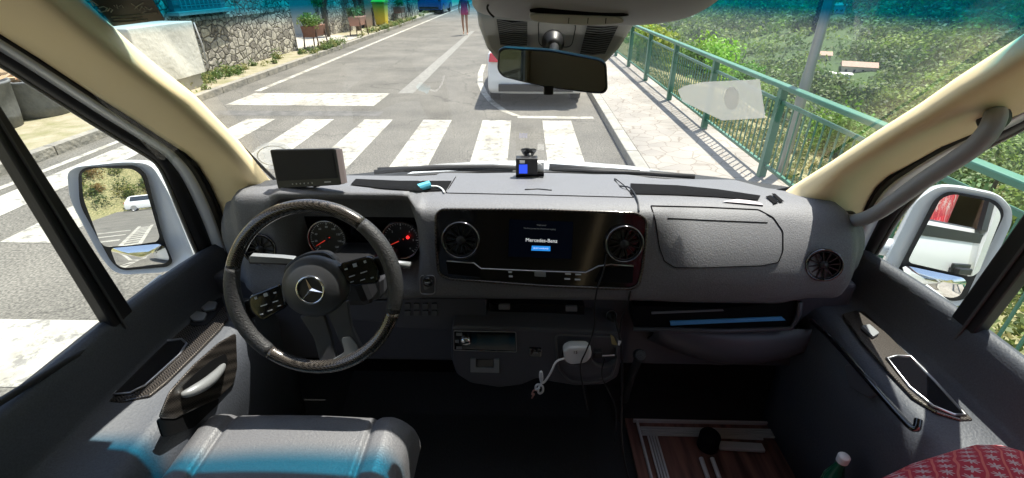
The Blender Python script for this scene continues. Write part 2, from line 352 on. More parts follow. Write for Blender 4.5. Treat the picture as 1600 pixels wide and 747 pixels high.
def _terr():
    t = terr_m.node_tree; L = t.links.new; g = nd(t, 'ShaderNodeNewGeometry')
    a = nd(t, 'ShaderNodeTexNoise'); a.inputs['Scale'].default_value = 7; a.inputs['Detail'].default_value = 8; a.inputs['Roughness'].default_value = .75
    b2 = nd(t, 'ShaderNodeTexNoise'); b2.inputs['Scale'].default_value = .03; b2.inputs['Detail'].default_value = 4
    r = nd(t, 'ShaderNodeValToRGB'); r.color_ramp.elements[0].color = (.07, .09, .025, 1); r.color_ramp.elements[1].color = (.36, .31, .16, 1); r.color_ramp.elements[0].position = .38; r.color_ramp.elements[1].position = .62
    r2 = nd(t, 'ShaderNodeValToRGB'); r2.color_ramp.elements[0].color = (.03, .065, .018, 1); r2.color_ramp.elements[1].color = (.07, .12, .03, 1)
    L(g.outputs['Position'], a.inputs[0]); L(g.outputs['Position'], b2.inputs[0]); L(a.outputs[0], r.inputs[0]); L(b2.outputs[0], r2.inputs[0])
    s = nd(t, 'ShaderNodeSeparateXYZ'); L(g.outputs['Position'], s.inputs[0]); mr = nd(t, 'ShaderNodeMapRange'); mr.inputs[1].default_value = 12; mr.inputs[2].default_value = 35; L(s.outputs[0], mr.inputs[0])
    mx = nd(t, 'ShaderNodeMix', data_type='RGBA'); L(mr.outputs[0], mx.inputs[0]); L(r.outputs[0], mx.inputs[6]); L(r2.outputs[0], mx.inputs[7]); L(mx.outputs[2], B(terr_m).inputs['Base Color'])
_terr()
mb().grid([[V((x, y, ground_h(x, y)-(0 if x > 2.9 or x < -8 else .05))) for x in xs] for y in ys]).build('terrain', terr_m, smooth=True, kind='structure')
def sheet(x0, x1, y0, y1, z, name, m, **k):
    n = max(1, int(abs(y1-y0)/4)); return mb().grid([[V((x0, y0+(y1-y0)*i/n, z)), V((x1, y0+(y1-y0)*i/n, z))] for i in range(n+1)]).build(name, m, **k)
mb().grid([[V((x, y, 0)) for x in (-6.25, 1.34)] for y in (-60, -30, -10, 5, 20, 40, 85)]).build('road', asphalt, kind='structure')
# pavement beyond the kerb, and its kerb stones
mb().prism([(1.50, -28, -.3), (2.86, -28, -.3), (2.86, -28, .12), (1.50, -28, .12)], (0, 112, 0)).build('pavement', paving, kind='structure')
k = mb()
for i in range(112): k.box((1.42, -28+i+.5, -.09), (.155, .988, .426))
k.build('kerb', kerbm, bevel=.012, kind='structure')
mb().prism([(-9.6, -28, -.3), (-6.42, -28, -.3), (-6.42, -28, .12), (-9.6, -28, .16)], (0, 100, 0)).build('verge', verge, kind='structure')
k = mb()
for i in range(100): k.box((-6.34, -28+i+.5, -.09), (.155, .98, .424))
k.build('verge_kerb', mat('old kerb', (.20, .19, .17), .9, bump=(18, .9, .02), var=(5, (.34, .31, .26))), kind='structure')
# painted markings
zb = mb()
def mark(b, pts, z=.004): b.add([V((x, y, z)) for x, y in pts], [tuple(range(len(pts)))])
for i in range(7):
    x0 = -5.7+i; mark(zb, [(x0+.02, 3.60 if i else 3.2), (x0+.5+.0, 3.60 if i else 3.2), (x0+.5, 7.93), (x0+.02, 7.93)])
zb.build('zebra_crossing', paint, kind='structure')
sb = mb(); mark(sb, [(-5.62, 8.92), (-2.80, 8.90), (-2.78, 10.05), (-5.60, 10.0)]); mark(sb, [(-5.7, 1.92), (-2.84, 1.92), (-2.84, 2.53), (-5.7, 2.53)]); sb.build('stop_line', paint, kind='structure')
el = mb(); mark(el, [(-5.72, 10.2), (-5.58, 10.2), (-5.58, 80), (-5.72, 80)]); mark(el, [(-5.95, -28), (-5.85, -28), (-5.85, 8), (-5.95, 8)]); el.build('edge_line', paint, kind='structure')
cl = mb()
mark(cl, [(-2.8, -26), (-2.68, -26), (-2.68, 3.6), (-2.8, 3.6)]); mark(cl, [(-2.3, -26), (-2.18, -26), (-2.18, 3.6), (-2.3, 3.6)])
for i in range(27): mark(cl, [(-2.68, -25+i), (-2.3, -25+i), (-2.3, -24.55+i), (-2.68, -24.55+i)])
for i in range(9): mark(cl, [(-5.6, -25+i*2.6), (-2.95, -24+i*2.6), (-2.95, -23.5+i*2.6), (-5.6, -24.5+i*2.6)])
cl.build('centre_marking', paint, kind='structure')
wl = mb()
mark(wl, [(-2.62, 10.05), (-2.30, 10.05), (-2.32, 24), (-2.5, 24)], .003)
wl.build('road_patch', patch, kind='structure')
bay = mb(); arc = [(-1.12, 14), (-1.1, 12.5), (-1.0, 11.2), (-.82, 10.1), (-.62, 9.3), (-.36, 8.6), (-.1, 8.2)]
for a, c in zip(arc, arc[1:]): mark(bay, [(a[0]-.06, a[1]), (a[0]+.07, a[1]), (c[0]+.07, c[1]+.02), (c[0]-.06, c[1]+.02)])
mark(bay, [(-.1, 8.08), (1.2, 8.05), (1.2, 8.2), (-.1, 8.24)], .0045); bay.build('parking_bay_line', paint, kind='structure')
tp = mb(); mark(tp, [(-5.6, 8.15), (-2.5, 8.15), (-2.5, 8.5), (-5.6, 8.5)], .003); tp.build('tar_patch', mat('fresh tar', (.09, .088, .082), .9, var=(6, (.16, .15, .14))), kind='structure')

# ---- railing
rl = empty('pavement_railing', (2.72, 5, .12), 'long green metal railing along the outer edge of the pavement', 'railing')
b = mb()
b.box((2.70, 28, 1.10), (.09, 112, .05)).build('top_rail', green, rl, bevel=.012)
mb().box((2.70, 28, .95), (.035, 112, .03)).box((2.70, 28, .26), (.035, 112, .03)).build('lower_rail', green, rl)
nb = 0; b = mb()
y = 1.2
post0 = None
yy = []
while y < 55: yy.append(y); y += 1.95
for i in range(len(yy)+2):
    y = (yy+[-.75, -2.7])[i]
    pb = mb().box((2.70, y, .60), (.075, .02, .96)).box((2.66, y, .60), (.02, .07, .96)); pb.build('post', green, rl)
bars = []
y = -3
while y < 70:
    if min(abs(y-q) for q in yy) > .05: bars.append(y)
    y += .112
bm_ = mb().box((0, 0, 0), (.013, .013, .68)); first = None
for i, y in enumerate(sorted(bars, key=lambda q: abs(q-2))[:100]):
    if first is None: first = mb().box((2.70, y, .61), (.013, .013, .68)).build('baluster', green, rl); fy = y
    else:
        c = first.copy(); C.objects.link(c); c.location.y = y-fy
rest = mb()
for y in sorted(bars, key=lambda q: abs(q-2))[100:]: rest.box((2.70, y, .61), (.013, .013, .68))
rest.build('far_balusters', green, rl, kind='stuff')

# ---- street lamp
lp = empty('street_lamp', (2.95, 5.2, 0), 'grey steel lamp post standing behind the green railing', 'street lamp')
mb().lathe([(.054, -.4), (.054, 1.2), (.048, 1.25), (.04, 6.8)], (2.95, 5.2, 0), seg=16).build('pole', mat('galvanised steel', (.36, .38, .39), .4, .5), lp, smooth=True)
mb().tube([(2.95, 5.2, 6.75), (2.6, 5.2, 7.1), (1.6, 5.2, 7.2)], .035).build('arm', satin, lp, smooth=True)
mb().box((1.4, 5.2, 7.18), (.55, .22, .1)).build('lantern', headgrey2, lp, bevel=.03)

# ---- foliage
def leafmesh(cents, rads, n, size, cols, seedv=1, flat=.8, shell=.45, orient=.6):
    rng = np.random.default_rng(seedv); cents = np.array(cents, float); rads = np.array(rads, float); K = len(cents)
    n = np.array(n if hasattr(n, '__len__') else [n]*K); size = np.array(size if hasattr(size, '__len__') else [size]*K, float)
    idx = np.repeat(np.arange(K), n); N = len(idx)
    d = rng.normal(size=(N, 3)); d /= np.linalg.norm(d, axis=1, keepdims=True)
    rr = (shell+(1-shell)*rng.random(N))**.7
    # lumpy outline
    lump = 1+.22*np.sin(d[:, 0]*4+idx*1.7)*np.cos(d[:, 1]*5+idx*.9)+.15*np.sin(d[:, 2]*7+idx)
    c = cents[idx]+d*(rads[idx]*rr*lump)[:, None]*np.array([1, 1, flat])
    a = rng.normal(size=(N, 3))*orient+d; a /= np.linalg.norm(a, axis=1, keepdims=True)
    t = np.cross(a, rng.normal(size=(N, 3))); t /= np.linalg.norm(t, axis=1, keepdims=True); u = np.cross(a, t)
    s = size[idx]*(.6+.8*rng.random(N)); t *= s[:, None]; u *= (s*.6)[:, None]
    vs = np.stack([c-t, c-u, c+t, c+u], 1).reshape(-1, 3)
    me = bpy.data.meshes.new('leaves'); me.vertices.add(4*N); me.vertices.foreach_set('co', vs.ravel().astype('f4'))
    me.loops.add(4*N); me.loops.foreach_set('vertex_index', np.arange(4*N, dtype='i4')); me.polygons.add(N)
    me.polygons.foreach_set('loop_start', np.arange(0, 4*N, 4, dtype='i4')); me.polygons.foreach_set('loop_total', np.full(N, 4, 'i4'))
    me.update()
    col = np.array(cols, float)[idx]*(.75+.5*rng.random((N, 1))); at = me.color_attributes.new('leafcol', 'FLOAT_COLOR', 'POINT')
    at.data.foreach_set('color', np.repeat(np.concatenate([col, np.ones((N, 1))], 1), 4, 0).ravel().astype('f4'))
    return me
lm = mat('leaves', (.07, .1, .03), .6); _t = lm.node_tree; _a = nd(_t, 'ShaderNodeAttribute', attribute_name='leafcol'); _t.links.new(_a.outputs[0], B(lm).inputs['Base Color'])
_o = _t.nodes['Material Output']; _tl = nd(_t, 'ShaderNodeBsdfTranslucent'); _mx = nd(_t, 'ShaderNodeMixShader'); _mx.inputs[0].default_value = .4
_t.links.new(_a.outputs[0], _tl.inputs[0]); _t.links.new(B(lm).outputs[0], _mx.inputs[1]); _t.links.new(_tl.outputs[0], _mx.inputs[2]); _t.links.new(_mx.outputs[0], _o.inputs[0])
def leafobj(name, me, parent=None, **k):
    me.materials.append(lm); o = bpy.data.objects.new(name, me); C.objects.link(o)
    if parent is not None: o.parent = parent; o.location = -ROOT[parent]
    tag(o, k.get('label'), k.get('cat'), k.get('group'), k.get('kind')); return o
bark = mat('bark', (.12, .09, .06), .95, bump=(20, .9, .02))
def tree(x, y, h, r, col, label, seedv, name='tree', n=2600, leaf=.07, group='trees and bushes beyond the railing', base=None):
    z0 = ground_h(x, y) if base is None else base; rng = random.Random(seedv)
    t = empty(name, (x, y, z0), label, 'tree', group)
    br = mb(); br.tube([(x, y, z0-.2), (x+.05*h*rng.uniform(-1, 1), y, z0+h*.35), (x+.08*h*rng.uniform(-1, 1), y+.03*h, z0+h*.75)], [.035*h, .026*h, .012*h], 7)
    cs, rs = [], []
    for i in range(13):
        a = rng.uniform(0, 2*pi); q = rng.uniform(.1, .75)*r; zz = z0+h-r*.85+rng.uniform(-.75, .55)*r
        c = V((x+cos(a)*q, y+sin(a)*q, zz)); cs.append(c); rs.append(r*rng.uniform(.32, .55))
        br.tube([(x, y, z0+h*.4), lerp(V((x, y, z0+h*.5)), c, .5), c], [.016*h, .01*h, .004*h], 5)
    br.build('trunk', bark, t)
    leafobj('crown', leafmesh(cs, rs, int(n*2.6)//13, leaf*.75, [[v*rng.uniform(.8, 1.25) for v in col] for _ in cs], seedv, 1, .2), t)
    return t
G = dict(lime=(.30, .46, .06), mid=(.15, .26, .05), olive=(.20, .26, .09), dark=(.09, .16, .045), yel=(.36, .42, .10))
def top_at(px, py, x):   # height of the sight line at lateral distance x, to give each tree its real top
    p = P(px, py, 'x', x); return p
def put(px, pytop, x, r, col, label, sd, leaf=.07, n=2600):
    p = top_at(px, pytop, x); g = ground_h(p.x, p.y); tree(p.x, p.y, max(1.2, p.z-g), r, G[col], label, sd, leaf=leaf, n=n)
put(1022, 48, 5.2, 1.25, 'lime', 'bright lime green tree behind the far end of the railing', 11, .10, 3200)
put(1120, 60, 8.0, 1.8, 'lime', 'lime green tree rising over the railing right of the roof console', 12, .10, 4200)
put(1085, 70, 9.0, 1.6, 'olive', 'dull olive tree between the two lime green trees', 13, .10, 3000)
put(1165, 100, 9.5, 1.6, 'mid', 'mid green bush crown just left of the lamp post', 14, .09, 3000)
put(990, 60, 6.2, 1.6, 'yel', 'yellow green tree farthest along behind the railing', 15, .13, 2600)
put(1060, 110, 6.5, 1.3, 'mid', 'mid green bush seen through the railing below the lime trees', 16, .09, 3000)
put(1290, 215, 7.5, 1.3, 'mid', 'mid green bush below the rail right of the lamp post', 17, .06, 3400)
put(1360, 215, 10, 1.7, 'yel', 'yellow green bush beyond the rail near the right pillar', 18, .08, 3400)
put(1585, 225, 6.5, 1.2, 'olive', 'olive green bush outside the right door window above the mirror', 19, .05, 6000)
put(1500, 225, 8.5, 1.5, 'dark', 'dark green bush outside the right door window behind the rail', 20, .06, 5200)
put(1700, 250, 6.0, 1.3, 'mid', 'mid green bush past the right edge of the right door window', 21, .06, 3400)

# ---- low weeds on the near slope (uncountable)
rng = random.Random(3); cs = []; rs = []; cl_ = []
for i in range(1500):
    x = 3.05+abs(rng.gauss(0, 3.4)); y = rng.uniform(-3, 18); cs.append((x, y, ground_h(x, y)+.04)); rs.append(rng.uniform(.08, .3)); cl_.append(rng.choice([(.20, .22, .06), (.12, .16, .04), (.34, .30, .13), (.08, .12, .03)]))
leafobj('weeds', leafmesh(cs, rs, 38, .035, cl_, 5, .7, .1), kind='stuff')
# ---- the wooded hillside across the valley
rng = random.Random(5); cs = []; rs = []; cl_ = []; nn = []; sz = []
houses = [(1330, 139, 210), (1277, 122, 235), (1303, 137, 200), (1298, 58, 330)]
clear = [(ray(a, b)*(r/math.hypot(ray(a, b).x, ray(a, b).y))).to_2d() for a, b, r in houses]
for i in range(22000):
    r = 50*math.exp(rng.random()**1.15*math.log(1000/50)); a = R(rng.uniform(6, 66)); x = r*sin(a); y = r*cos(a)
    if x < 13 or any(math.hypot(x-q.x, y-q.y) < 9 or (r < q.length+1 and r > q.length-24 and abs(math.atan2(x, y)-math.atan2(q.x, q.y)) < 6/q.length) for q in clear): continue
    dn = noise.noise(V((x*.012, y*.012, 3)))
    if dn > .28 and rng.random() < .8 and r < 330: continue
    s = rng.uniform(1.3, 2.9)*(1+r/400); cs.append((x, y, ground_h(x, y)+s*.55)); rs.append(s)
    lf = max(.22, r*.0030); nn.append(int(min(260, 1.5*(s/lf)**2))); sz.append(lf)
    k = noise.noise(V((x*.03, y*.03, 9)))
    base = random.choice([(.10, .20, .035), (.17, .28, .05), (.22, .30, .075), (.07, .14, .03)]) if k < .1 else random.choice([(.27, .39, .06), (.20, .33, .05), (.23, .34, .08)])
    f = rng.uniform(.55, .98); cl_.append([v*f for v in base])
leafobj('hillside_woods', leafmesh(cs, rs, nn, sz, cl_, 8, 1.0, .55, .28), kind='stuff')
# tall dark cypress
def place_r(px, py, r):
    d = ray(px, py); k = r/math.hypot(d.x, d.y); return V((d.x*k, d.y*k, CH+d.z*k))
pz = place_r(1268, 62, 300); gz = ground_h(pz.x, pz.y)
ct = empty('cypress_tree', (pz.x, pz.y, gz), 'tall thin dark cypress standing out of the far hillside', 'tree')
mb().tube([(pz.x, pz.y, gz-1), (pz.x, pz.y, gz+14)], [.4, .1]).build('trunk', bark, ct)
leafobj('crown', leafmesh([(pz.x, pz.y, gz+1.5+i*1.35) for i in range(12)], [1.9-abs(i-4)*.17 for i in range(12)], 160, .6, [(.02, .04, .018)]*12, 4, 1.4, .3), ct)
roof_m = mat('clay roof tiles', (.48, .33, .25), .85, var=(2, (.40, .26, .20))); hw = mat('cream render', (.58, .50, .40), .9); hw2 = mat('white render', (.72, .70, .66), .9)
def house(px, py, r, wx, dy, hh, label, wm, pitch=.25, roofm=roof_m):
    p = place_r(px, py, r); g = ground_h(p.x, p.y)-.6; a = math.atan2(p.x, p.y)
    h = empty('valley_house', (p.x, p.y, g), label, 'house', 'houses across the valley', rot=(0, 0, -a+.15))
    mb().box((0, 0, hh/2), (wx, dy, hh)).build('wall', wm, h, local=True)
    mb().prism([(-wx/2-.5, -dy/2-.6, hh), (-wx/2-.5, 0, hh+dy*pitch), (-wx/2-.5, dy/2+.6, hh)], (wx+1, 0, 0)).build('roof', roofm, h, local=True)
    n = max(2, int(wx/2.2))
    for i in range(n): mb().box((-wx/2+(i+.5)*wx/n, -dy/2-.02, hh*.52), (.7, .1, .9)).build('window', dark_glass, h, local=True)
house(1330, 139, 215, 10, 5.5, 2.9, 'long low house with red tiled roof among the trees across the valley', hw)
house(1277, 122, 245, 4.5, 5, 3.8, 'small pale house left of the red roofed one across the valley', hw)
house(1300, 140, 205, 8, 4, 2.0, 'flat white roofed house lowest across the valley', hw2, .08, hw2)
house(1298, 58, 340, 5, 5, 5, 'tall white house high up on the wooded hillside', hw2)

# ---- left side: stone building, crate, gate
sbld = empty('stone_building', (-8.5, 13.5, 0), 'rough stone building with barred window beside the verge', 'building')
mb().prism([(-9.6, 10.35, 0), (-7.3, 10.35, 0), (-7.18, 15.95, 0), (-9.6, 15.95, 0)], (0, 0, 4.6)).build('wall', stone, sbld)
wz = 1.52
for nm, args, mm in (('window_frame', ((-7.27, 11.55, 2.15), (.16, 1.85, 1.3)), mat('blue grey window reveal', (.16, .17, .19), .6)),):
    wf = mb().box(*args).build(nm, mm, sbld)
mb().box((-7.22, 11.55, 1.46), (.34, 2.05, .07)).build('window_sill', mat('cement', (.42, .40, .37), .9, var=(5, (.34, .32, .3))), sbld)
g = mb()
for i in range(11): g.tube([(-7.10, 10.75+i*.16, 1.55), (-7.10, 10.75+i*.16, 2.75)], .009, 5)
for z in (1.6, 1.9, 2.2, 2.5): g.tube([(-7.10, 10.7, z), (-7.10, 12.4, z)], .009, 5)
g.build('window_grille', satin, sbld)
mb().box((-7.3, 13.4, 1.32), (.22, 5.0, .07)).build('plaster_base', stone, sbld)
s2 = empty('stone_outbuilding', (-8.2, 25, 0), 'second stone building beyond the grey gate behind the flower boxes', 'building')
mb().prism([(-9.6, 20.9, 0), (-7.8, 20.6, 0), (-7.3, 27, 0), (-6.9, 34, 0), (-9.6, 34, 0)], (0, 0, 4.5)).build('wall', stone, s2)
mb().box((-7.35, 24.3, 1.0), (.14, 1.0, 2.0)).build('door', mat('weathered wood', (.20, .14, .10), .8), s2)
gt = empty('metal_gate', (-8.6, 18.3, 0), 'tall pale grey sheet metal gate between the two stone buildings', 'gate')
mb().box((-8.8, 20.2, 1.3), (1.5, .06, 2.6)).build('gate_leaf', mat('grey gate paint', (.42, .44, .46), .5), gt, bevel=.01)
mb().box((-8.0, 20.15, 1.4), (.14, .2, 2.8)).box((-9.5, 20.15, 1.4), (.14, .2, 2.8)).build('gate_post', stone, gt)
# concrete yard in front of the gate
mb().prism([(-9.5, 16, .162), (-6.45, 16, .126), (-6.45, 20.4, .126), (-9.5, 20.4, .162)], (0, 0, .01)).build('yard', mat('pale concrete', (.46, .42, .36), .9, var=(1.5, (.36, .33, .28))), kind='structure')

cr = empty('covered_box', (-7, 9.3, .12), 'big box wrapped in pale tarpaulin in front of the stone wall', 'covered box')
def draped(x0, x1, y0, y1, z0, z1):
    rows = []; n = 30; per = [(x1, y0), (x1, y1), (x0, y1), (x0, y0)]
    def ring(z, sc, j):
        out = []
        cx, cy = (x0+x1)/2, (y0+y1)/2
        for e in range(4):
            a, c = per[e], per[(e+1) % 4]
            for i in range(n):
                t = i/n; p = V((a[0]+(c[0]-a[0])*t, a[1]+(c[1]-a[1])*t, z)); q = V((p.x-cx, p.y-cy, 0))
                f = noise.noise(V((p.x*3, p.y*3, z*1.2+j*.05)))*.045*min(1, (z1-z)*4)+ .03*sin(t*9+z*5+e)*min(1, (z1-z)*2)*(1-abs(2*t-1))
                f += .04*((z1-z)*.3)
                out.append(V((cx, cy, z))+q*sc+q.normalized()*f)
        return out
    vs = []; lv = [(z1, 0.0), (z1+.015, .6), (z1, .985), (z1-.02, 1.0)]+[(z1-.02-(z1-z0)*i/14, 1.0) for i in range(1, 15)]
    for j, (z, sc) in enumerate(lv): vs += ring(z, sc, j)
    m = 4*n; fs = [(i*m+k, i*m+(k+1) % m, (i+1)*m+(k+1) % m, (i+1)*m+k) for i in range(len(lv)-1) for k in range(m)]
    return mb().add(vs, fs)
tarp = mat('pale tarpaulin', (.60, .58, .52), .45, bump=(9, .5, .03))
draped(-7.26, -6.62, 8.45, 10.2, .42, 1.36).build('tarpaulin', tarp, cr, smooth=True)
mb().tube([(-6.60, 10.22, 1.33), (-6.57, 10.24, .9), (-6.58, 10.22, .45)], .014).build('rope', headgrey, cr, smooth=True)
mb().box((-6.95, 9.3, .28), (.5, 1.6, .33)).build('plinth', mat('cement', (.4, .4, .4)), cr)

# big rubble tubs in front of a bank
tubm = mat('grey rubble sack', (.10, .105, .11), .7, bump=(25, .6, .01), var=(6, (.17, .175, .18)))
claym = mat('broken clay tiles', (.45, .26, .15), .9, var=(9, (.5, .38, .25)))
def tub(x, y, r, h, label):
    t = empty('rubble_tub', (x, y, .14), label, 'tub', 'rubble tubs on the verge')
    mb().lathe([(r*.88, .0), (r*.93, h*.3), (r, h), (r*1.04, h+.02), (r*1.02, h+.05), (r*.94, h+.03), (r*.9, h*.6)], (x, y, .14), seg=28).build('tub_wall', tubm, t, smooth=True)
    b = mb(); rg = random.Random(int(x*100+y*7))
    for i in range(26):
        a = rg.uniform(0, 6.3); q = rg.uniform(0, r*.75); M = Matrix.Rotation(rg.uniform(0, 6), 3, 'Z') @ Matrix.Rotation(rg.uniform(-.6, .6), 3, 'X')
        b.box((x+cos(a)*q, y+sin(a)*q, .14+h*.92+rg.uniform(0, .14)), (rg.uniform(.15, .34), rg.uniform(.1, .2), .035), M)
    b.build('broken_tiles', claym, t)
tub(-8.0, 6.75, .52, .60, 'grey rubble tub full of broken tiles, nearest in the left door window')
tub(-7.95, 7.65, .48, .52, 'grey rubble tub with few tiles beside the covered box')
tub(-8.3, 5.3, .5, .6, 'grey rubble tub hidden behind the left window bar')
bk = mb(); rows = []
for j in range(30):
    y = 2+j*.3; rows.append([V((-8.75-i*.22, y, .1+i*.24+.22*noise.noise(V((i*.8, y*1.8, 0))))) for i in range(9)])
bk.grid(rows).build('rubble_bank', mat('rubble bank', (.24, .18, .13), .95, bump=(14, 1, .06), var=(5, (.42, .30, .18))), smooth=False, kind='structure')
# dark corrugated strip
mb().box((-8.0, 9.0, .35), (.5, 1.5, .5)).build('plank_pile', mat('dark planks', (.08, .07, .06), .8, var=(12, (.16, .14, .12))), bevel=.01, label='dark plank pile between the tubs and the covered box', cat='plank pile')

# flower boxes on legged stands
wood = mat('brown planter wood', (.26, .12, .08), .7, var=(8, (.18, .08, .05))); steel_r = mat('rusty steel', (.12, .07, .05), .7)
def planter(x, y, L, label, sd, col=(.16, .24, .06), n=1500, wm=wood):
    t = empty('flower_box', (x, y, .13), label, 'flower box', 'flower boxes on stands along the verge')
    mb().prism([(x-.17, y-L/2, .50), (x+.17, y-L/2, .50), (x+.22, y-L/2, .82), (x-.22, y-L/2, .82)], (0, L, 0)).build('box', wm, t, bevel=.015)
    for sx in (-1, 1):
        for sy in (-1, 1): mb().tube([(x+sx*.24, y+sy*L*.42, .12), (x+sx*.19, y+sy*L*.36, .74)], .022, 6).build('leg', steel_r, t)
    rg = random.Random(sd); cs = [(x+rg.uniform(-.15, .15), y+rg.uniform(-.5, .5)*L, .92+rg.uniform(0, .16)) for _ in range(9)]
    leafobj('plant', leafmesh(cs, [rg.uniform(.13, .26) for _ in cs], n//9, .035, [[v*rg.uniform(.7, 1.3) for v in col] for _ in cs], sd, .9, .1), t)
planter(-6.75, 16.4, .95, 'nearest flower box on stand overflowing with bright green plant', 31)
planter(-6.65, 20.6, 1.0, 'flower box on stand with bare front, second from the stone wall', 32, (.14, .2, .07), 900, mat('pinkish box wood', (.42, .22, .16), .8))
planter(-6.9, 28.8, 1.1, 'dark red flower box on stand just beyond the yellow bin', 33, (.10, .2, .05), 900)
wr = random.Random(9); cs = []; 
for i in range(260):
    y = wr.choice([wr.uniform(9, 40), wr.gauss(10.5, 1), wr.gauss(16.8, .8), wr.gauss(25, 2)]); y = min(60, max(5, y)); x = -7.1+wr.gauss(0, .25) if y < 15 else -6.5+wr.gauss(0, .2); cs.append((min(x, -6.35), y, .16))
leafobj('verge_weeds', leafmesh(cs, [wr.uniform(.06, .22) for _ in cs], 60, .03, [wr.choice([(.14, .20, .05), (.28, .28, .10), (.10, .16, .04)]) for _ in cs], 6, 1, .1), kind='stuff')
# tall shrub by gate
tree(-7.6, 19.8, 2.2, .6, (.16, .2, .07), 'slim green shrub growing beside the grey gate', 41, name='shrub', n=1200, leaf=.04, group=None, base=.12)
tree(-7.3, 22.6, 2.4, .6, (.12, .17, .06), 'slim shrub behind the second flower box', 42, name='shrub', n=1200, leaf=.04, group=None, base=.12)

# yellow wheelie bin
yel = mat('yellow bin plastic', (.75, .55, .03), .4); bx_, by_ = -7.0, 25.4
yb = empty('wheelie_bin', (bx_, by_, .12), 'yellow two wheeled rubbish bin by the far stone wall', 'bin')
mb().add([V((bx_+sx*a, by_+sy*c, z)) for z, a, c in ((.17, .24, .27), (1.12, .30, .36)) for sx, sy in ((-1, -1), (1, -1), (1, 1), (-1, 1))], [(0, 1, 2, 3), (4, 5, 6, 7), (0, 1, 5, 4), (1, 2, 6, 5), (2, 3, 7, 6), (3, 0, 4, 7)]).build('body', yel, yb, bevel=.03)
mb().prism([(bx_-.33, by_-.40, 1.12), (bx_-.33, by_+.38, 1.12), (bx_-.33, by_+.38, 1.24), (bx_-.33, by_-.1, 1.27), (bx_-.33, by_-.40, 1.19)], (.66, 0, 0)).build('lid', yel, yb, bevel=.02)
for s in (-1, 1): mb().lathe([(.10, 0), (.10, .05)], (bx_+s*.25-.02, by_+.3, .22), (1, 0, 0)).build('wheel', rubber, yb)
mb().tube([(bx_-.25, by_+.42, 1.15), (bx_+.25, by_+.42, 1.15)], .018).build('handle', yel, yb)

# leaning bicycle farther on
bc = empty('bicycle', (-6.75, 30.6, .12), 'dark bicycle parked on the verge past the yellow bin', 'bicycle')
for y0 in (-.5, .5):
    wv = mb().tube([(-6.75, 30.6+y0+.33*cos(a*pi/12), .46+.33*sin(a*pi/12)) for a in range(24)], .02, 6, closed=True).build('wheel', rubber, bc)
    sp_ = mb()
    for a in range(8): sp_.tube([(-6.75, 30.6+y0, .46), (-6.75, 30.6+y0+.32*cos(a*pi/4), .46+.32*sin(a*pi/4))], .003, 4)
    sp_.build('spokes', satin, wv)
F = lambda y, z: (-6.75, 30.6+y, z)
mb().tube([F(.5, .46), F(.08, .95), F(-.35, 1.0), F(0, .45), F(.5, .46)], .018).tube([F(.08, .95), F(0, .45)], .018).tube([F(-.5, .46), F(-.33, 1.12)], .018).build('frame', black, bc)
mb().box(F(.12, 1.08), (.14, .26, .05)).build('saddle', black, bc, bevel=.02)
mb().tube([(-7.0, 30.35, 1.16), (-6.75, 30.27, 1.14), (-6.5, 30.35, 1.16)], .014).build('handlebar', black, bc)

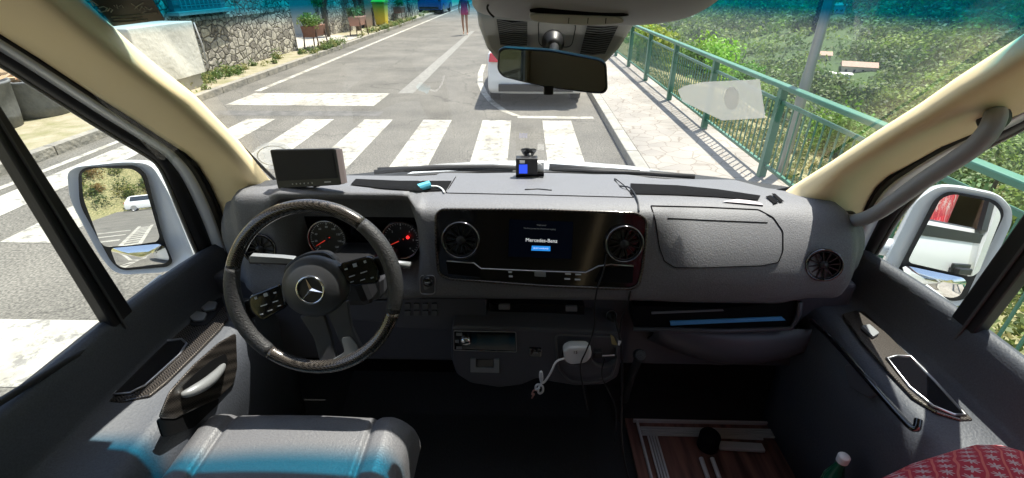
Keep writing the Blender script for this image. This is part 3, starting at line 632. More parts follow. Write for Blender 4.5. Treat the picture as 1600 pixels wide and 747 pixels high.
# ---- cars
def car(name, loc, rotz, paintm, label, plate=None, L=4.0, Wd=1.74, Hh=1.48):
    c = empty(name, loc, label, 'car', rot=(0, 0, rotz)); k = L/4
    # side profile (y along the car, rear at 0), body belt then cabin
    prof = [(0.02, .30), (0, .52), (.04, .80), (.10, .95), (3.0, .95), (3.72, .80), (3.97, .62), (4.0, .35), (3.9, .22), (.12, .22)]
    st = [(-1, .90), (-.93, 1), (-.5, 1.0), (0, 1.0), (.5, 1.0), (.93, 1), (1, .90)]
    rows = []
    for u, f in st:
        cy = 2.0; rows.append([V((u*Wd/2, (cy+(y-cy)*(1 if abs(u) < .9 else .985)+(-.06*(1-u*u) if y < .2 else (.14*(1-u*u) if y > 3.8 else 0)))*k, .6+(z-.6)*f)) for y, z in prof])
    m = len(prof); b = mb()
    vs = [p for r in rows for p in r]; fs = [(i*m+j, i*m+(j+1) % m, (i+1)*m+(j+1) % m, (i+1)*m+j) for i in range(len(rows)-1) for j in range(m)]+[tuple(range(m)), tuple((len(rows)-1)*m+j for j in range(m))]
    body = b.add(vs, fs).build('body', paintm, c, bevel=.03, local=True, smooth='auto')
    cab = [(.10, .94), (.42, Hh-.08), (.75, Hh), (1.9, Hh), (2.25, Hh-.05), (3.05, .94)]; b = mb(); rows = []
    for u, f in ((-1, 0), (1, 0)):
        rows.append([V((u*(Wd/2-.05-.16*max(0, (z-.94)/(Hh-.94))), y*k, z)) for y, z in cab])
    n = len(cab); b.add(rows[0]+rows[1], [tuple(range(n)), tuple(range(n, 2*n))]+[(i, (i+1) % n, (i+1) % n+n, i+n) for i in range(n)])
    b.build('cabin', paintm, c, bevel=.04, local=True, smooth='auto')
    mb().prism([(-.56, .12*k-.012, 1.0), (.56, .12*k-.012, 1.0), (.5, .405*k-.012, Hh-.11), (-.5, .405*k-.012, Hh-.11)], (0, .02, 0)).build('rear_window', dark_glass, c, bevel=.01, local=True)
    mb().prism([(-.62, 3.0*k+.02, .98), (.62, 3.0*k+.02, .98), (.54, 2.28*k+.02, Hh-.08), (-.54, 2.28*k+.02, Hh-.08)], (0, .02, .01)).build('windscreen', dark_glass, c, local=True)
    for s in (-1, 1):
        mb().prism([(s*(Wd/2-.045), .5*k, .99), (s*(Wd/2-.045), 2.85*k, .99), (s*(Wd/2-.175), 2.25*k, Hh-.08), (s*(Wd/2-.175), .62*k, Hh-.08)], (s*.012, 0, 0)).build('side_window', dark_glass, c, local=True)
        for y in (.72*k, 3.2*k):
            wh = mb().lathe([(.24, -.1), (.31, -.09), (.32, 0), (.31, .1), (.24, .1)], (s*(Wd/2-.10), y, .32), (1, 0, 0)).build('wheel', rubber, c, smooth='auto', local=True)
            mb().lathe([(.0, 0), (.2, .0), (.22, .012)], (s*(Wd/2+.004), y, .32), (s, 0, 0), cap=False).build('rim', satin, wh, local=True)
        mb().prism([(s*(Wd/2-.02), -.005, .79), (s*(Wd/2-.20), -.035, .79), (s*(Wd/2-.22), .03, .93), (s*(Wd/2-.04), .06, .93)], (0, .05, 0)).build('tail_light', mat('red lamp', (.5, .02, .02), .2, coat=1), c, bevel=.01, local=True)
        mb().box((s*(Wd/2+.08), 2.75*k, 1.0), (.16, .1, .13)).build('side_mirror', paintm, c, bevel=.03, local=True)
        mb().prism([(s*(Wd/2-.05), 4.0*k, .58), (s*(Wd/2-.4), 4.06*k, .55), (s*(Wd/2-.4), 4.02*k, .70), (s*(Wd/2-.06), 3.86*k, .76)], (0, .02, 0)).build('headlight', headgrey2, c, local=True)
    mb().box((0, -.07, .36), (1.35, .04, .13)).build('bumper_strip', black, c, bevel=.01, local=True)
    if plate:
        p = mb().box((0, -.085, .56), (.52, .02, .115)).build('number_plate', mat('plate white', (.8, .8, .78), .4), c, bevel=.004, local=True)
        for s in (-1, 1): mb().box((s*.235, -.0965, .56), (.05, .003, .105)).build('plate_band', mat('plate blue', (.02, .08, .45), .4), p, local=True)
        text(plate, .1, p, black, frame((0, -.0965, .56), (1, 0, 0), (0, 0, 1)), local=True)
    return c
car('parked_car', (.22, 8.9, 0), 0, carwhite, 'white hatchback parked at the kerb just ahead, behind the inner mirror', 'FG 217')
car('parked_car', (-6.6, 36.3, .05), R(-3), mat('blue car paint', (.03, .12, .40), .3, coat=.6), 'blue car parked on the left verge far up the road')
car('parked_car', (-5.2, -56, 0), R(-88), carwhite, 'white car behind the van, seen only in the left mirror')
# blue road sign behind (seen in the left mirror)
sg = empty('road_sign', (-9.4, -52, .1), 'blue square road sign seen in the left door mirror', 'road sign')
mb().tube([(-9.4, -52, 0), (-9.4, -52, 3.4)], .03).build('post', satin, sg)
mb().box((-9.4, -51.95, 2.9), (1.5, .03, 1.2)).build('sign_plate', mat('sign blue', (.02, .14, .55), .4), sg)
# bushes on the bank behind
rng = random.Random(15); cs = []; rs = []; cl_ = []
for i in range(1500):
    x = rng.uniform(-45, 16); y = -60-rng.uniform(0, 26); k_ = noise.noise(V((x*.15, y*.15, 0)))
    if x > -7+(-60-y)*.3 and k_ > -.3: continue
    s = rng.uniform(.5, 1.3); cs.append((x, y, ground_h(x, y)+s*.3)); rs.append(s); cl_.append(rng.choice([(.20, .19, .03), (.13, .17, .03), (.07, .11, .03), (.26, .17, .05)]))
for i in range(160):
    x = rng.uniform(-60, 20); y = -86-rng.uniform(0, 12); s = rng.uniform(1, 2.2); cs.append((x, y, ground_h(x, y)+s*.5)); rs.append(s); cl_.append((.06, .11, .03))
leafobj('bank_bushes', leafmesh(cs, rs, 330, .09, cl_, 16, .9, .3), kind='stuff')

# ---- pedestrian
def person(x, y, z0, label, face=0):
    t = empty('person', (x, y, z0), label, 'person', rot=(0, 0, face))
    me = bpy.data.meshes.new('body'); J = {}
    pts = [('pelvis', (0, 0, .93), .125), ('waist', (0, 0, 1.08), .105), ('chest', (0, .01, 1.27), .12), ('neckb', (0, .01, 1.41), .06), ('neck', (0, .02, 1.47), .045),
           ('hip_l', (.085, 0, .88), .09), ('knee_l', (.09, -.10, .50), .055), ('calf_l', (.09, -.03, .36), .052), ('ank_l', (.09, .04, .09), .032), ('toe_l', (.09, -.10, .035), .028),
           ('hip_r', (-.085, 0, .88), .09), ('knee_r', (-.09, .02, .49), .055), ('calf_r', (-.09, .10, .36), .052), ('ank_r', (-.09, .20, .13), .032), ('toe_r', (-.09, .09, .035), .028),
           ('sh_l', (.16, 0, 1.36), .052), ('el_l', (.21, .08, 1.09), .038), ('wr_l', (.20, -.02, .87), .026), ('ha_l', (.20, -.05, .79), .028),
           ('sh_r', (-.16, 0, 1.36), .052), ('el_r', (-.22, -.04, 1.09), .038), ('wr_r', (-.19, -.17, .93), .026), ('ha_r', (-.18, -.22, .87), .028),
           ('head', (0, 0, 1.56), .085), ('crown', (0, .005, 1.63), .07)]
    nm = [p[0] for p in pts]; E_ = 'pelvis-waist waist-chest chest-neckb neckb-neck neck-head head-crown pelvis-hip_l hip_l-knee_l knee_l-calf_l calf_l-ank_l ank_l-toe_l pelvis-hip_r hip_r-knee_r knee_r-calf_r calf_r-ank_r ank_r-toe_r chest-sh_l sh_l-el_l el_l-wr_l wr_l-ha_l chest-sh_r sh_r-el_r el_r-wr_r wr_r-ha_r'.split()
    me.from_pydata([p[1] for p in pts], [tuple(nm.index(q) for q in e.split('-')) for e in E_], [])
    o = bpy.data.objects.new('body', me); C.objects.link(o); o.parent = t
    s = o.modifiers.new('skin', 'SKIN'); s.use_smooth_shade = True
    for i, v in enumerate(me.skin_vertices[0].data): v.radius = (pts[i][2], pts[i][2]*.85); v.use_root = (i == 0)
    u = o.modifiers.new('sub', 'SUBSURF'); u.levels = 2; u.render_levels = 2
    me.materials.append(mat('skin', (.42, .23, .15), .6))
    pink = mat('pink cloth', (.62, .10, .22), .8, bump=(30, .4, .01))
    mb().lathe([(.155, .80), (.165, .90), (.15, 1.02), (.135, 1.1), (.15, 1.24), (.165, 1.34), (.10, 1.42), (.07, 1.44)], (0, .005, 0), seg=20, cap=False).build('dress', pink, t, smooth=True, solid=.006, local=True)
    mb().lathe([(.02, 1.685), (.075, 1.665), (.1, 1.60), (.1, 1.53), (.085, 1.46)], (0, .02, 0), seg=18, cap=False).build('hair', mat('dark hair', (.03, .02, .015), .7), t, smooth=True, solid=.008, local=True)
    return t
person(-2.54, 22.1, 0, 'pedestrian in a pink dress walking up the middle of the road')

# ---- summer haze over the valley
hz = bpy.data.materials.new('haze'); hz.use_nodes = True; _t = hz.node_tree; _t.nodes.clear(); _o = nd(_t, 'ShaderNodeOutputMaterial'); _p = nd(_t, 'ShaderNodeVolumePrincipled')
_p.inputs['Density'].default_value = .00045; _p.inputs['Color'].default_value = (.80, .88, 1, 1); _p.inputs['Anisotropy'].default_value = .3; _t.links.new(_p.outputs[0], _o.inputs['Volume'])
mb().box((400, 500, 60), (2900, 3200, 560)).build('haze', hz, kind='stuff')
# ================================================================= THE MINIBUS
VX = .04
bus = empty('minibus', (VX, 0, 0), 'white minibus whose cab the picture is taken from, windscreen, pillars and doors around', 'minibus')
# windscreen glass (curved sheet with thickness)
rows = []
for i in range(17):
    z = 1.44+(2.10-1.44)*i/16; hw = 1.0-.20*(i/16)
    rows.append([V((VX+hw*(-1+2*j/24), wsy(hw*(-1+2*j/24), z), z)) for j in range(25)])
ws = mb().grid(rows).build('windscreen', ws_glass, bus, smooth=True)
# stickers on the windscreen, and a card's reflection painted as a sheet
def on_ws(pts, off=.006): return [P(a, b, 'ws', off) for a, b in pts]
decal = mat('dark sticker', (.03, .027, .024), .5)
st = mb().prism(on_ws([(112, -40), (178, 40), (258, 30), (215, -40)]), (0, -.0015, -.001)).build('warning_sticker', decal, ws)
cream = mat('cream print', (.45, .43, .36), .6)
def strokes(pl, px=1.4, off=.0095):
    b = mb()
    for l in pl:
        q = on_ws(l, off); b.tube(q, .0008*px, 4)
    return b
sq = [[(141, 1), (146, 9), (153, 8), (143, 1)], [(153, 15), (158, 19), (165, 17), (168, 12), (162, 10), (155, 12)], [(168, 17), (172, 12), (176, 15), (173, 19)],
      [(178, 8), (184, 13), (182, 7)], [(186, 10), (190, 7), (193, 12)], [(205, 5), (212, 10), (218, 16), (222, 10), (228, 17), (222, 20)], [(210, 14), (216, 8), (224, 4)], [(226, 10), (234, 15), (238, 12)],
      [(174, 27), (245, 20)], [(178, 31), (222, 28)], [(176, 36), (230, 31)]]
strokes(sq).build('printing', cream, st)
pale = glassm('pale card reflection', (.45, .45, .46), .5)
def refl_sticker_m():  # shared by the painted card reflection and the real permit sticker
    m = bpy.data.materials.new('card reflection and sticker'); m.use_nodes = True; t = m.node_tree; b = t.nodes['Principled BSDF']; b.inputs['Base Color'].default_value = (.55, .56, .55, 1); b.inputs['Roughness'].default_value = .7
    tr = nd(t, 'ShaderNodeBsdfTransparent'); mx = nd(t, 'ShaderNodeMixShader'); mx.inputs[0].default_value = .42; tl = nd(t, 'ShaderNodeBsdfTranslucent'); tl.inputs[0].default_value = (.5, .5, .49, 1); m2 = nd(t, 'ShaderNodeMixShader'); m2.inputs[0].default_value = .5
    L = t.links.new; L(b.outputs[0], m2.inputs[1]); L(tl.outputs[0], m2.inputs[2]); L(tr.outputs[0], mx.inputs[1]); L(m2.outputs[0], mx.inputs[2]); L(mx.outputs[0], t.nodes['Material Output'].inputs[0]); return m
cm = refl_sticker_m()
card_refl = mb().prism(on_ws([(1059, 140), (1070, 134), (1100, 128), (1187, 124), (1196, 184), (1128, 188), (1066, 158)], .008), (0, -.0008, -.0006)).build('card_reflection', cm, ws)  # mirror image of a card in the glass, painted as a see-through sheet
mb().prism(on_ws([(1143+12*cos(a*pi/9), 153+18*sin(a*pi/9)) for a in range(18)], .012), (0, -.0008, -.0006)).build('emblem_reflection', cm, card_refl)  # round emblem inside that painted reflection
disc = mb().prism(on_ws([(427+32*cos(a*pi/12), 243+21*sin(a*pi/12)) for a in range(24)], .008), (0, -.001, -.001)).build('round_permit_sticker', cm, ws)
mb().tube(on_ws([(427+25*cos(a*pi/12), 243+15*sin(a*pi/12)) for a in range(24)], .010), .0012, 4, closed=True).build('sticker_ring', cream, disc)
# black frit border of the windscreen
def frit(pl, wdt, name='windscreen_seal'):
    b = mb(); b.tube([P(a, c, 'ws', .012) for a, c in pl], wdt, 6); return b.build(name, rubber, bus, smooth=True)
LW = [(60, -62), (115, -8), (150, 25), (205, 75), (250, 112), (300, 150), (370, 222), (445, 296)]
RW = [(1690, 5), (1600, 60), (1500, 124), (1440, 166), (1370, 210), (1300, 256), (1240, 293), (1205, 300)]
frit(LW, .005); frit(RW, .005)
# A-pillar trims
LT = [(-90, -10), (0, 47), (60, 85), (150, 145), (200, 177), (250, 210), (290, 236), (310, 254), (330, 288), (345, 322), (352, 345)]
LG = [(-90, 55), (0, 103), (80, 154), (160, 205), (225, 243), (243, 255), (255, 275), (280, 337), (300, 385), (315, 415), (313, 425)]
RT = [(1720, 100), (1600, 170), (1533, 199), (1468, 227), (1415, 257), (1387, 272), (1368, 289), (1355, 310), (1344, 335), (1332, 365), (1326, 390)]
RG = [(1720, 130), (1600, 203), (1550, 228), (1490, 262), (1450, 292), (1425, 318), (1400, 350), (1380, 385), (1362, 412), (1357, 428), (1359, 442)]
XT, XG = .885, .945
def pillar(W, T, s):
    A = [P(a, b, 'ws', .012) for a, b in W]; A[-1] = A[-1]+V((0, -.02, -.03))
    D = [P(a, b, 'x', s*XT+VX) for a, b in T]
    A = resample(A, 48); D = resample(D, 48); rows_p = []
    for a, d in zip(A, D):
        r_ = []
        for j in range(17):
            f = j/16; p = lerp(a, d, f); tc = (V((0, 0, CH))-p).normalized()
            g = sin(min(1, f/.30)*pi/2)**.9 if f < .3 else (1-((f-.3)/.7)**1.7)
            r_.append(p+tc*(.11*g))
        rows_p.append(r_)
    o = mb().grid(rows_p).build('pillar_trim', beige, bus, smooth=True, solid=.012, off=0); return o
pillar(LW, LT, -1); pillar(RW, RT, 1)
# headliner / header above the windscreen, roof and shell behind
hd = mb(); rows = []
for i, (dy, z) in enumerate([(.01, 2.086), (-.01, 2.076), (-.06, 2.082), (-.14, 2.11), (-.25, 2.14), (-.5, 2.17), (-1.2, 2.20), (-2.7, 2.20)]):
    rows.append([V((VX+x, wsy(x, 2.086)+dy, z-.25*max(0, abs(x)-.72)**1.3)) for x in [-.98+.098*j for j in range(21)]])
hd.grid(rows).build('headliner', beige2, bus, smooth=True, solid=.03, off=1)
for s, ((xa, xb)) in ((-1, (-.80, -.30)), (1, (.34, .84))):
    zz = 2.063
    mb().box((VX+(xa+xb)/2, .57, 2.115), (xb-xa, .26, .028), Matrix.Rotation(R(-16), 3, 'X')).build('sun_visor', beige2, bus, bevel=.012, bseg=3)
# exterior body: bonnet, cowl, roof skin, sides
bon = []
for i in range(9):
    t = i/8; y = 1.60+t*.62; z = 1.475-.40*t**1.7+.02*sin(t*3)
    bon.append([V((VX+x*(1-.10*t), y-.22*(x/.95)**2, z-.10*(abs(x)/.95)**3)) for x in [-.95+.19*j for j in range(11)]])
mb().grid(bon).build('bonnet', white, bus, smooth=True, solid=.01)
mb().grid([[V((VX+x*1.0, wsy(x, 1.44)+dy, z)) for x in [-.95+.095*j for j in range(21)]] for dy, z in ((-.035, 1.485), (-.005, 1.482), (.03, 1.462), (.10, 1.462))]).build('scuttle', rubber, bus, smooth=True, solid=.006)
mb().box((VX, 2.15, .75), (1.75, .25, .75)).build('front_panel', white, bus, bevel=.06)
def wiper(px0, px1, zoff, arm):
    b = mb()
    pts = [P(a, c, 'ws', -.020) for a, c in px0]
    o = b.tube(pts, .0085, 6).build('wiper', rubber, bus, smooth=True)
    mb().tube([P(a, c, 'ws', -.032) for a, c in px1], [.013]+[.010]*(len(px1)-1), 6).build('wiper_arm', rubber, o, smooth=True)
wiper([(585, 269), (680, 261), (770, 260), (840, 264)], [(800, 266), (700, 262), (590, 266)], 0, 0)
wiper([(862, 264), (940, 268), (1010, 271), (1086, 276)], [(858, 261), (920, 264), (1000, 270)], 0, 0)
# roof skin and body sides behind the doors
SIDE = 1.00
mb().box((VX, -1.05, 2.30), (1.80, 3.9, .05)).build('roof_skin', white, bus, bevel=.02)
mb().box((VX, -2.95, 1.5), (1.96, .05, 1.7)).build('rear_wall', beige2, bus)
for s in (-1, 1):
    x = VX+s*SIDE
    pb_ = mb()
    for y0, y1, z0, z1 in ((-2.95, -.25, .55, 1.32), (-2.95, -.25, 1.98, 2.28), (-.42, -.25, 1.32, 1.98), (-2.95, -2.8, 1.32, 1.98), (-1.66, -1.58, 1.32, 1.98)):
        pb_.box((x-s*.0225, (y0+y1)/2, (z0+z1)/2), (.045, y1-y0, z1-z0))
    pb_.build('side_panel', white, bus)
    for y0, y1 in ((-1.58, -.42), (-2.8, -1.66)): mb().box((x-s*.02, (y0+y1)/2, 1.65), (.008, y1-y0, .66)).build('side_window', rear_glass, bus)
    lb_ = mb()
    for y0, y1, z0, z1 in ((-2.85, -.25, .72, 1.36), (-2.85, -.25, 1.95, 2.2), (-.46, -.25, 1.36, 1.95), (-2.85, -2.76, 1.36, 1.95), (-1.70, -1.54, 1.36, 1.95)):
        lb_.box((x-s*.06, (y0+y1)/2, (z0+z1)/2), (.02, y1-y0, z1-z0))
    lb_.build('side_lining', beige2, bus)
    mb().prism([(x-s*.03, -.25, 2.02), (x-s*.16, -.25, 2.14), (x-s*.16, 1.0, 2.10), (x-s*.03, .70, 2.02), (x-s*.03, -.25, 2.02)][:4], (0, 0, .2)).build('roof_rail', beige2, bus)
mb().box((VX, -.8, .70), (1.9, 4.3, .06)).build('cab_floor', carpet, bus)
mb().box((VX, 1.42, 1.0), (1.86, .04, .72)).build('bulkhead', blackm, bus)
for s in (-1, 1):
    mb().prism([(VX+s*.93, 1.02, .6), (VX+s*.93, 1.50, .6), (VX+s*.93, 1.50, 1.30), (VX+s*.93, 1.02, 1.30)], (s*.03, 0, 0)).build('kick_panel', blackm, bus)
    mb().prism([(VX+s*.985, .98, .5), (VX+s*.985, 2.2, .5), (VX+s*.97, 2.15, 1.12), (VX+s*.955, 1.45, 1.34), (VX+s*.96, 1.12, 1.30)], (s*.02, 0, 0)).build('wing', white, bus, bevel=.01)

# ---------------------------------------------------------------- doors
def door(s, T, G, label, winpoly, bar, trayp, swp, plate):
    d = mb()
    x = VX+s
    # inner lining: profile swept along the cab
    prof = [(.965, 1.398), (.950, 1.402), (.938, 1.390), (.932, 1.35), (.926, 1.29), (.915, 1.270), (.80, 1.262), (.780, 1.252), (.760, 1.225), (.752, 1.18), (.765, 1.08), (.79, .95), (.80, .72)]
    rows = []
    for j in range(25):
        y = -.2+1.36*j/24; f = max(0, (y-.80)/.36)
        rows.append([V((VX+s*(a-(.045*f*f if a > .9 else 0)), y, z)) for a, z in prof])
    dr = mb().grid(rows).build('door', doorgrey, bus, smooth=True, solid=.01, off=0, label=label)
    # outer skin
    outer = [(.965, 1.40), (.985, 1.34), (1.0, 1.2), (1.01, 1.0), (1.0, .8), (.985, .55)]
    mb().grid([[V((VX+s*a, -.24+1.24*j/10, z)) for a, z in outer] for j in range(11)]).build('door_skin', white, dr, smooth=True, solid=.006)
    mb().prism([(VX+s*.972, -.22, 1.33), (VX+s*.972, .8, 1.33), (VX+s*.972, .8, 1.38), (VX+s*.972, -.22, 1.38)], (s*.02, 0, 0)).build('outer_window_trim', black, dr)
    mb().prism([(VX+s*.975, -.25, 1.40), (VX+s*.975, -.15, 1.40), (VX+s*.93, -.15, 2.0), (VX+s*.93, -.25, 2.0)], (s*.02, 0, 0)).build('outer_pillar', black, dr)
    hn = mb().box((VX+s*1.022, .02, 1.18), (.03, .2, .035)).box((VX+s*1.012, .02, 1.18), (.012, .26, .075)).build('outer_handle', black, dr, bevel=.01)
    # painted flange, seals and window frame between pillar trim and glass
    xa = VX+s*XT; xg = VX+s*XG
    A = [P(a, b, 'x', xa) for a, b in T]; D = [P(a, b, 'x', xg) for a, b in G]
    ext = [V((0, .01, -.09))]
    A = A+[A[-1]+V((s*.0, -.005, -.10))]; D = D+[D[-1]+V((0, .0, -.035))]
    A = smoothpl(A, 1); D = smoothpl(D, 1)
    for f0, f1, nm, mm, bg_ in ((0, .12, 'door_seal', rubber, .004), (.12, .30, 'seal_lip', mat('dark grey rubber', (.07, .07, .075), .5), .004), (.30, .54, 'pillar_flange', bodygrey, .020), (.54, .93, 'window_frame', black, .003), (.93, 1.0, 'frame_edge', mat('grey frame edge', (.25, .25, .25), .4), .002)):
        ruled(A, D, 50, 5, (-s*bg_, -.004, 0), f0, f1).build(nm, mm, dr, smooth=True, solid=.004, off=0)
    # glass
    gz = PX(winpoly, 'x', xg+s*.004)
    mb().add(gz, [tuple(range(len(gz)))]).build('door_window', side_glass, dr)
    # divider bar
    q = PX(bar, 'x', xg-s*.012); mb().prism(q, (s*.028, 0, 0)).build('window_divider', black, dr, bevel=.004)
    q2 = [lerp(q[0], q[1], .30), lerp(q[0], q[1], .38), lerp(q[3], q[2], .38), lerp(q[3], q[2], .30)]
    mb().prism([p+V((-s*.002, 0, 0)) for p in q2], (-s*.004, 0, 0)).build('divider_channel', mat('dark grey rubber', (.07, .07, .075)), dr)
    return dr
ld = door(-1, LT, LG, None, [(-500, -200), (0, 100), (160, 203), (230, 243), (258, 275), (317, 415), (312, 430), (225, 500), (185, 520), (0, 640), (-900, 1200)],
     [(-140, -20), (-85, 40-10), (218, 500), (183, 520)], None, None, None)
rd = door(1, RT, RG, None, [(2100, -60), (1600, 200), (1490, 262), (1445, 292), (1400, 348), (1360, 412), (1356, 440), (1375, 462), (1465, 535), (1500, 553), (1600, 618), (2500, 1150)],
     [(1760, 210), (1735, 140), (1460, 530), (1497, 553)], None, None, None)
# window sill rubber lines
for s, pl, dr in ((-1, [(-300, 820), (0, 628), (100, 566), (185, 520), (250, 476), (312, 430)], ld), (1, [(1356, 440), (1375, 462), (1465, 534), (1600, 622), (2000, 880)], rd)):
    mb().tube(PX(pl, 'x', VX+s*.94), .007, 6).build('sill_seal', rubber, dr, smooth=True)

# carbon trim with tray on the left armrest, z plane of the shelf
ZS = 1.272
def onshelf(l, dz=0): return [P(a, b, 'z', ZS+dz) for a, b in l]
def lift(pts, s, dz=.004):                      # follow the lining's rise towards the front
    out = []
    for p in pts:
        f = max(0, (p.y-.80)/.36); out.append(V((p.x, p.y, p.z+dz-.008)))
    return out
tp_ = [(158, 629), (172, 612), (230, 548), (285, 492), (318, 470), (346, 462), (352, 480), (357, 498), (345, 515), (305, 556), (262, 598), (235, 620), (190, 630)]
mb().prism(lift(onshelf(tp_), -1), (0, 0, .008)).build('carbon_trim', carbon, ld, bevel=.003, label='carbon patterned trim around the left door tray')
tr_ = [(178, 620), (195, 600), (238, 553), (260, 536), (285, 533), (293, 540), (283, 556), (250, 586), (228, 606), (205, 617)]
tray = mb().prism(lift(onshelf(tr_), -1, .0135), (0, 0, .001)).build('door_tray', gloss, ld)
mb().tube([p+V((0, 0, .0145)) for p in lift(onshelf(tr_), -1, 0)], .003, 6, closed=True).build('tray_rim', satin, ld, smooth=True)
for q in ([(297, 500), (306, 492), (326, 495), (322, 506), (305, 508)], [(313, 484), (322, 476), (342, 478), (339, 489), (322, 492)]):
    b = mb().prism(roundpoly(lift(onshelf(q), -1, .016), .006), (0, 0, .007)).build('window_switch', silver, ld, bevel=.002)
q = [(293, 492), (322, 470), (345, 468), (350, 480), (325, 510), (300, 512)]
mb().prism(roundpoly(lift(onshelf(q), -1, .0125), .01), (0, 0, .002)).build('switch_plate', black, ld)
# left pull pocket on the vertical face
XP = VX-.748
pk = [(245, 654), (262, 612), (300, 570), (340, 535), (366, 520), (368, 575), (362, 600), (335, 625), (300, 640), (270, 655)]
po = mb().prism(roundpoly(PX(pk, 'x', XP), .01), (.006, 0, 0)).build('carbon_pull_panel', carbon, ld, bevel=.003)
pk2 = [(284, 606), (300, 588), (330, 563), (352, 552), (356, 566), (340, 590), (318, 610), (296, 616)]
mb().prism(roundpoly(PX(pk2, 'x', XP+.0065), .008), (.001, 0, 0)).build('pull_recess', blackm, po)
pp = smoothpl([P(283, 618, 'x', XP+.007), P(300, 612, 'x', XP+.02), P(322, 600, 'x', XP+.026), P(340, 584, 'x', XP+.02), P(350, 570, 'x', XP+.007)], 2)
n_ = len(pp); mb().tube(pp, [.004+.0085*sin(pi*i/(n_-1)) for i in range(n_)], 8).build('door_pull', silver, ld, smooth=True)
mb().prism(roundpoly(PX([(243, 655), (300, 642), (340, 622), (338, 632), (300, 668), (252, 684)], 'x', XP-.0), .01), (.004, 0, 0)).build('door_pocket_edge', blackm, ld)

# right door trim
tpr = [(1315, 492), (1335, 486), (1350, 488), (1375, 512), (1415, 552), (1470, 605), (1520, 658), (1500, 658), (1462, 646), (1425, 622), (1385, 580), (1345, 535)]
mb().prism(lift(onshelf(tpr), 1), (0, 0, .008)).build('carbon_trim', carbon, rd, bevel=.003, label='carbon patterned trim around the right door tray')
trr = [(1384, 563), (1400, 559), (1421, 560), (1460, 600), (1506, 652), (1488, 651), (1456, 638), (1420, 608)]
mb().prism(lift(onshelf(trr), 1, .0135), (0, 0, .001)).build('door_tray', gloss, rd)
mb().tube([p+V((0, 0, .0145)) for p in lift(onshelf(trr), 1, 0)], .0032, 6, closed=True).build('tray_rim', satin, rd, smooth=True)
mb().prism(roundpoly(lift(onshelf([(1343, 515), (1356, 512), (1372, 526), (1362, 532)]), 1, .013), .005), (0, 0, .008)).build('window_switch', silver, rd, bevel=.002)
XP2 = VX+.748
mb().tube(smoothpl([P(1268, 500, 'x', XP2+.01), P(1300, 530, 'x', XP2), P(1360, 598, 'x', XP2-.004), P(1410, 655, 'x', XP2-.004), P(1432, 675, 'x', XP2), P(1435, 655, 'x', XP2+.01)], 2), .007, 8).build('armrest_edge', gloss, rd, smooth=True)
mb().prism(roundpoly(PX([(1322, 570), (1340, 570), (1372, 600), (1376, 618), (1360, 622), (1330, 604)], 'x', XP2-.0), .01), (-.006, 0, 0)).build('door_pull', dash2, rd, bevel=.004)

# exterior door mirrors
def dmirror(s, quad, small, face, housing, refl, refl2, xp, parent, names):
    """quad: px outline of the main glass. refl: direction in which the glass sends the view"""
    cpx = (sum(a for a, b in quad)/len(quad), sum(b for a, b in quad)/len(quad))
    c = P(cpx[0], cpx[1], 'x', xp); inc = ray(*cpx).normalized(); n = (V(refl).normalized()-inc).normalized()
    def onpl(l, c=c, n=n, off=0):
        out = []
        for a, b in l:
            d = ray(a, b); o = V((0, 0, CH)); cc = c+n*off; out.append(o+d*((cc-o).dot(n)/d.dot(n)))
        return out
    hp = onpl(housing, off=-.002); hv = []
    back = -n
    # shell: rings swept back, shrinking
    cen = sum(hp, V())/len(hp); b = mb(); hp = roundpoly(hp, .035, 5)
    rings = []
    for dk, sc in ((.002, .80), (.011, .93), (.014, .955), (.016, .985), (.008, 1.0), (0-.012, 1.0), (-.045, .97), (-.075, .86), (-.09, .6), (-.093, .2)):
        rings.append([cen+(p-cen)*sc+n*dk for p in hp])
    m = len(hp); vs = [p for r_ in rings for p in r_]
    fs = [(i*m+j, i*m+(j+1) % m, (i+1)*m+(j+1) % m, (i+1)*m+j) for i in range(len(rings)-1) for j in range(m)]+[tuple((len(rings)-1)*m+j for j in range(m)), tuple(range(m))[::-1]]
    o = b.add(vs, fs).build('door_mirror', white, bus, smooth='auto')
    fp = roundpoly(onpl(face, off=.0165), .03, 5); mb().prism(fp, -n*.004).build('mirror_surround', black, o)
    mb().prism(roundpoly(onpl(quad, off=.020), .022, 5), -n*.003).build('mirror_glass', mirror_m, o)
    c2 = onpl([(sum(a for a, b in small)/len(small), sum(b for a, b in small)/len(small))], off=.021)[0]
    n2 = (V(refl2).normalized()-(c2-V((0, 0, CH))).normalized()).normalized()
    sp = roundpoly(onpl(small, c=c2+n*.006, n=n2), .014, 5)
    # wide angle glass: gently domed
    cc = sum(sp, V())/len(sp); rr = max((p-cc).length for p in sp); rings = []
    for f in (1, .75, .5, .25, .02): rings.append([cc+(p-cc)*f+n2*(.012*(1-f*f)) - n*.0 for p in sp])
    m = len(sp); mb().add([p for r_ in rings for p in r_]+[cc+n2*.012], [(i*m+j, i*m+(j+1) % m, (i+1)*m+(j+1) % m, (i+1)*m+j) for i in range(4) for j in range(m)]+[(4*m+j, 4*m+(j+1) % m, 5*m) for j in range(m)]).build('wide_angle_glass', mirror_m, o, smooth=True)
    # arm to the door
    base = V((VX+s*1.0, c.y+.12, c.z-.16)); mb().tube([cen-n*.06+V((0, 0, -.06)), lerp(cen, base, .5)-n*.05, base], [.035, .03, .035], 12).build('mirror_arm', white, o, smooth=True)
    return o
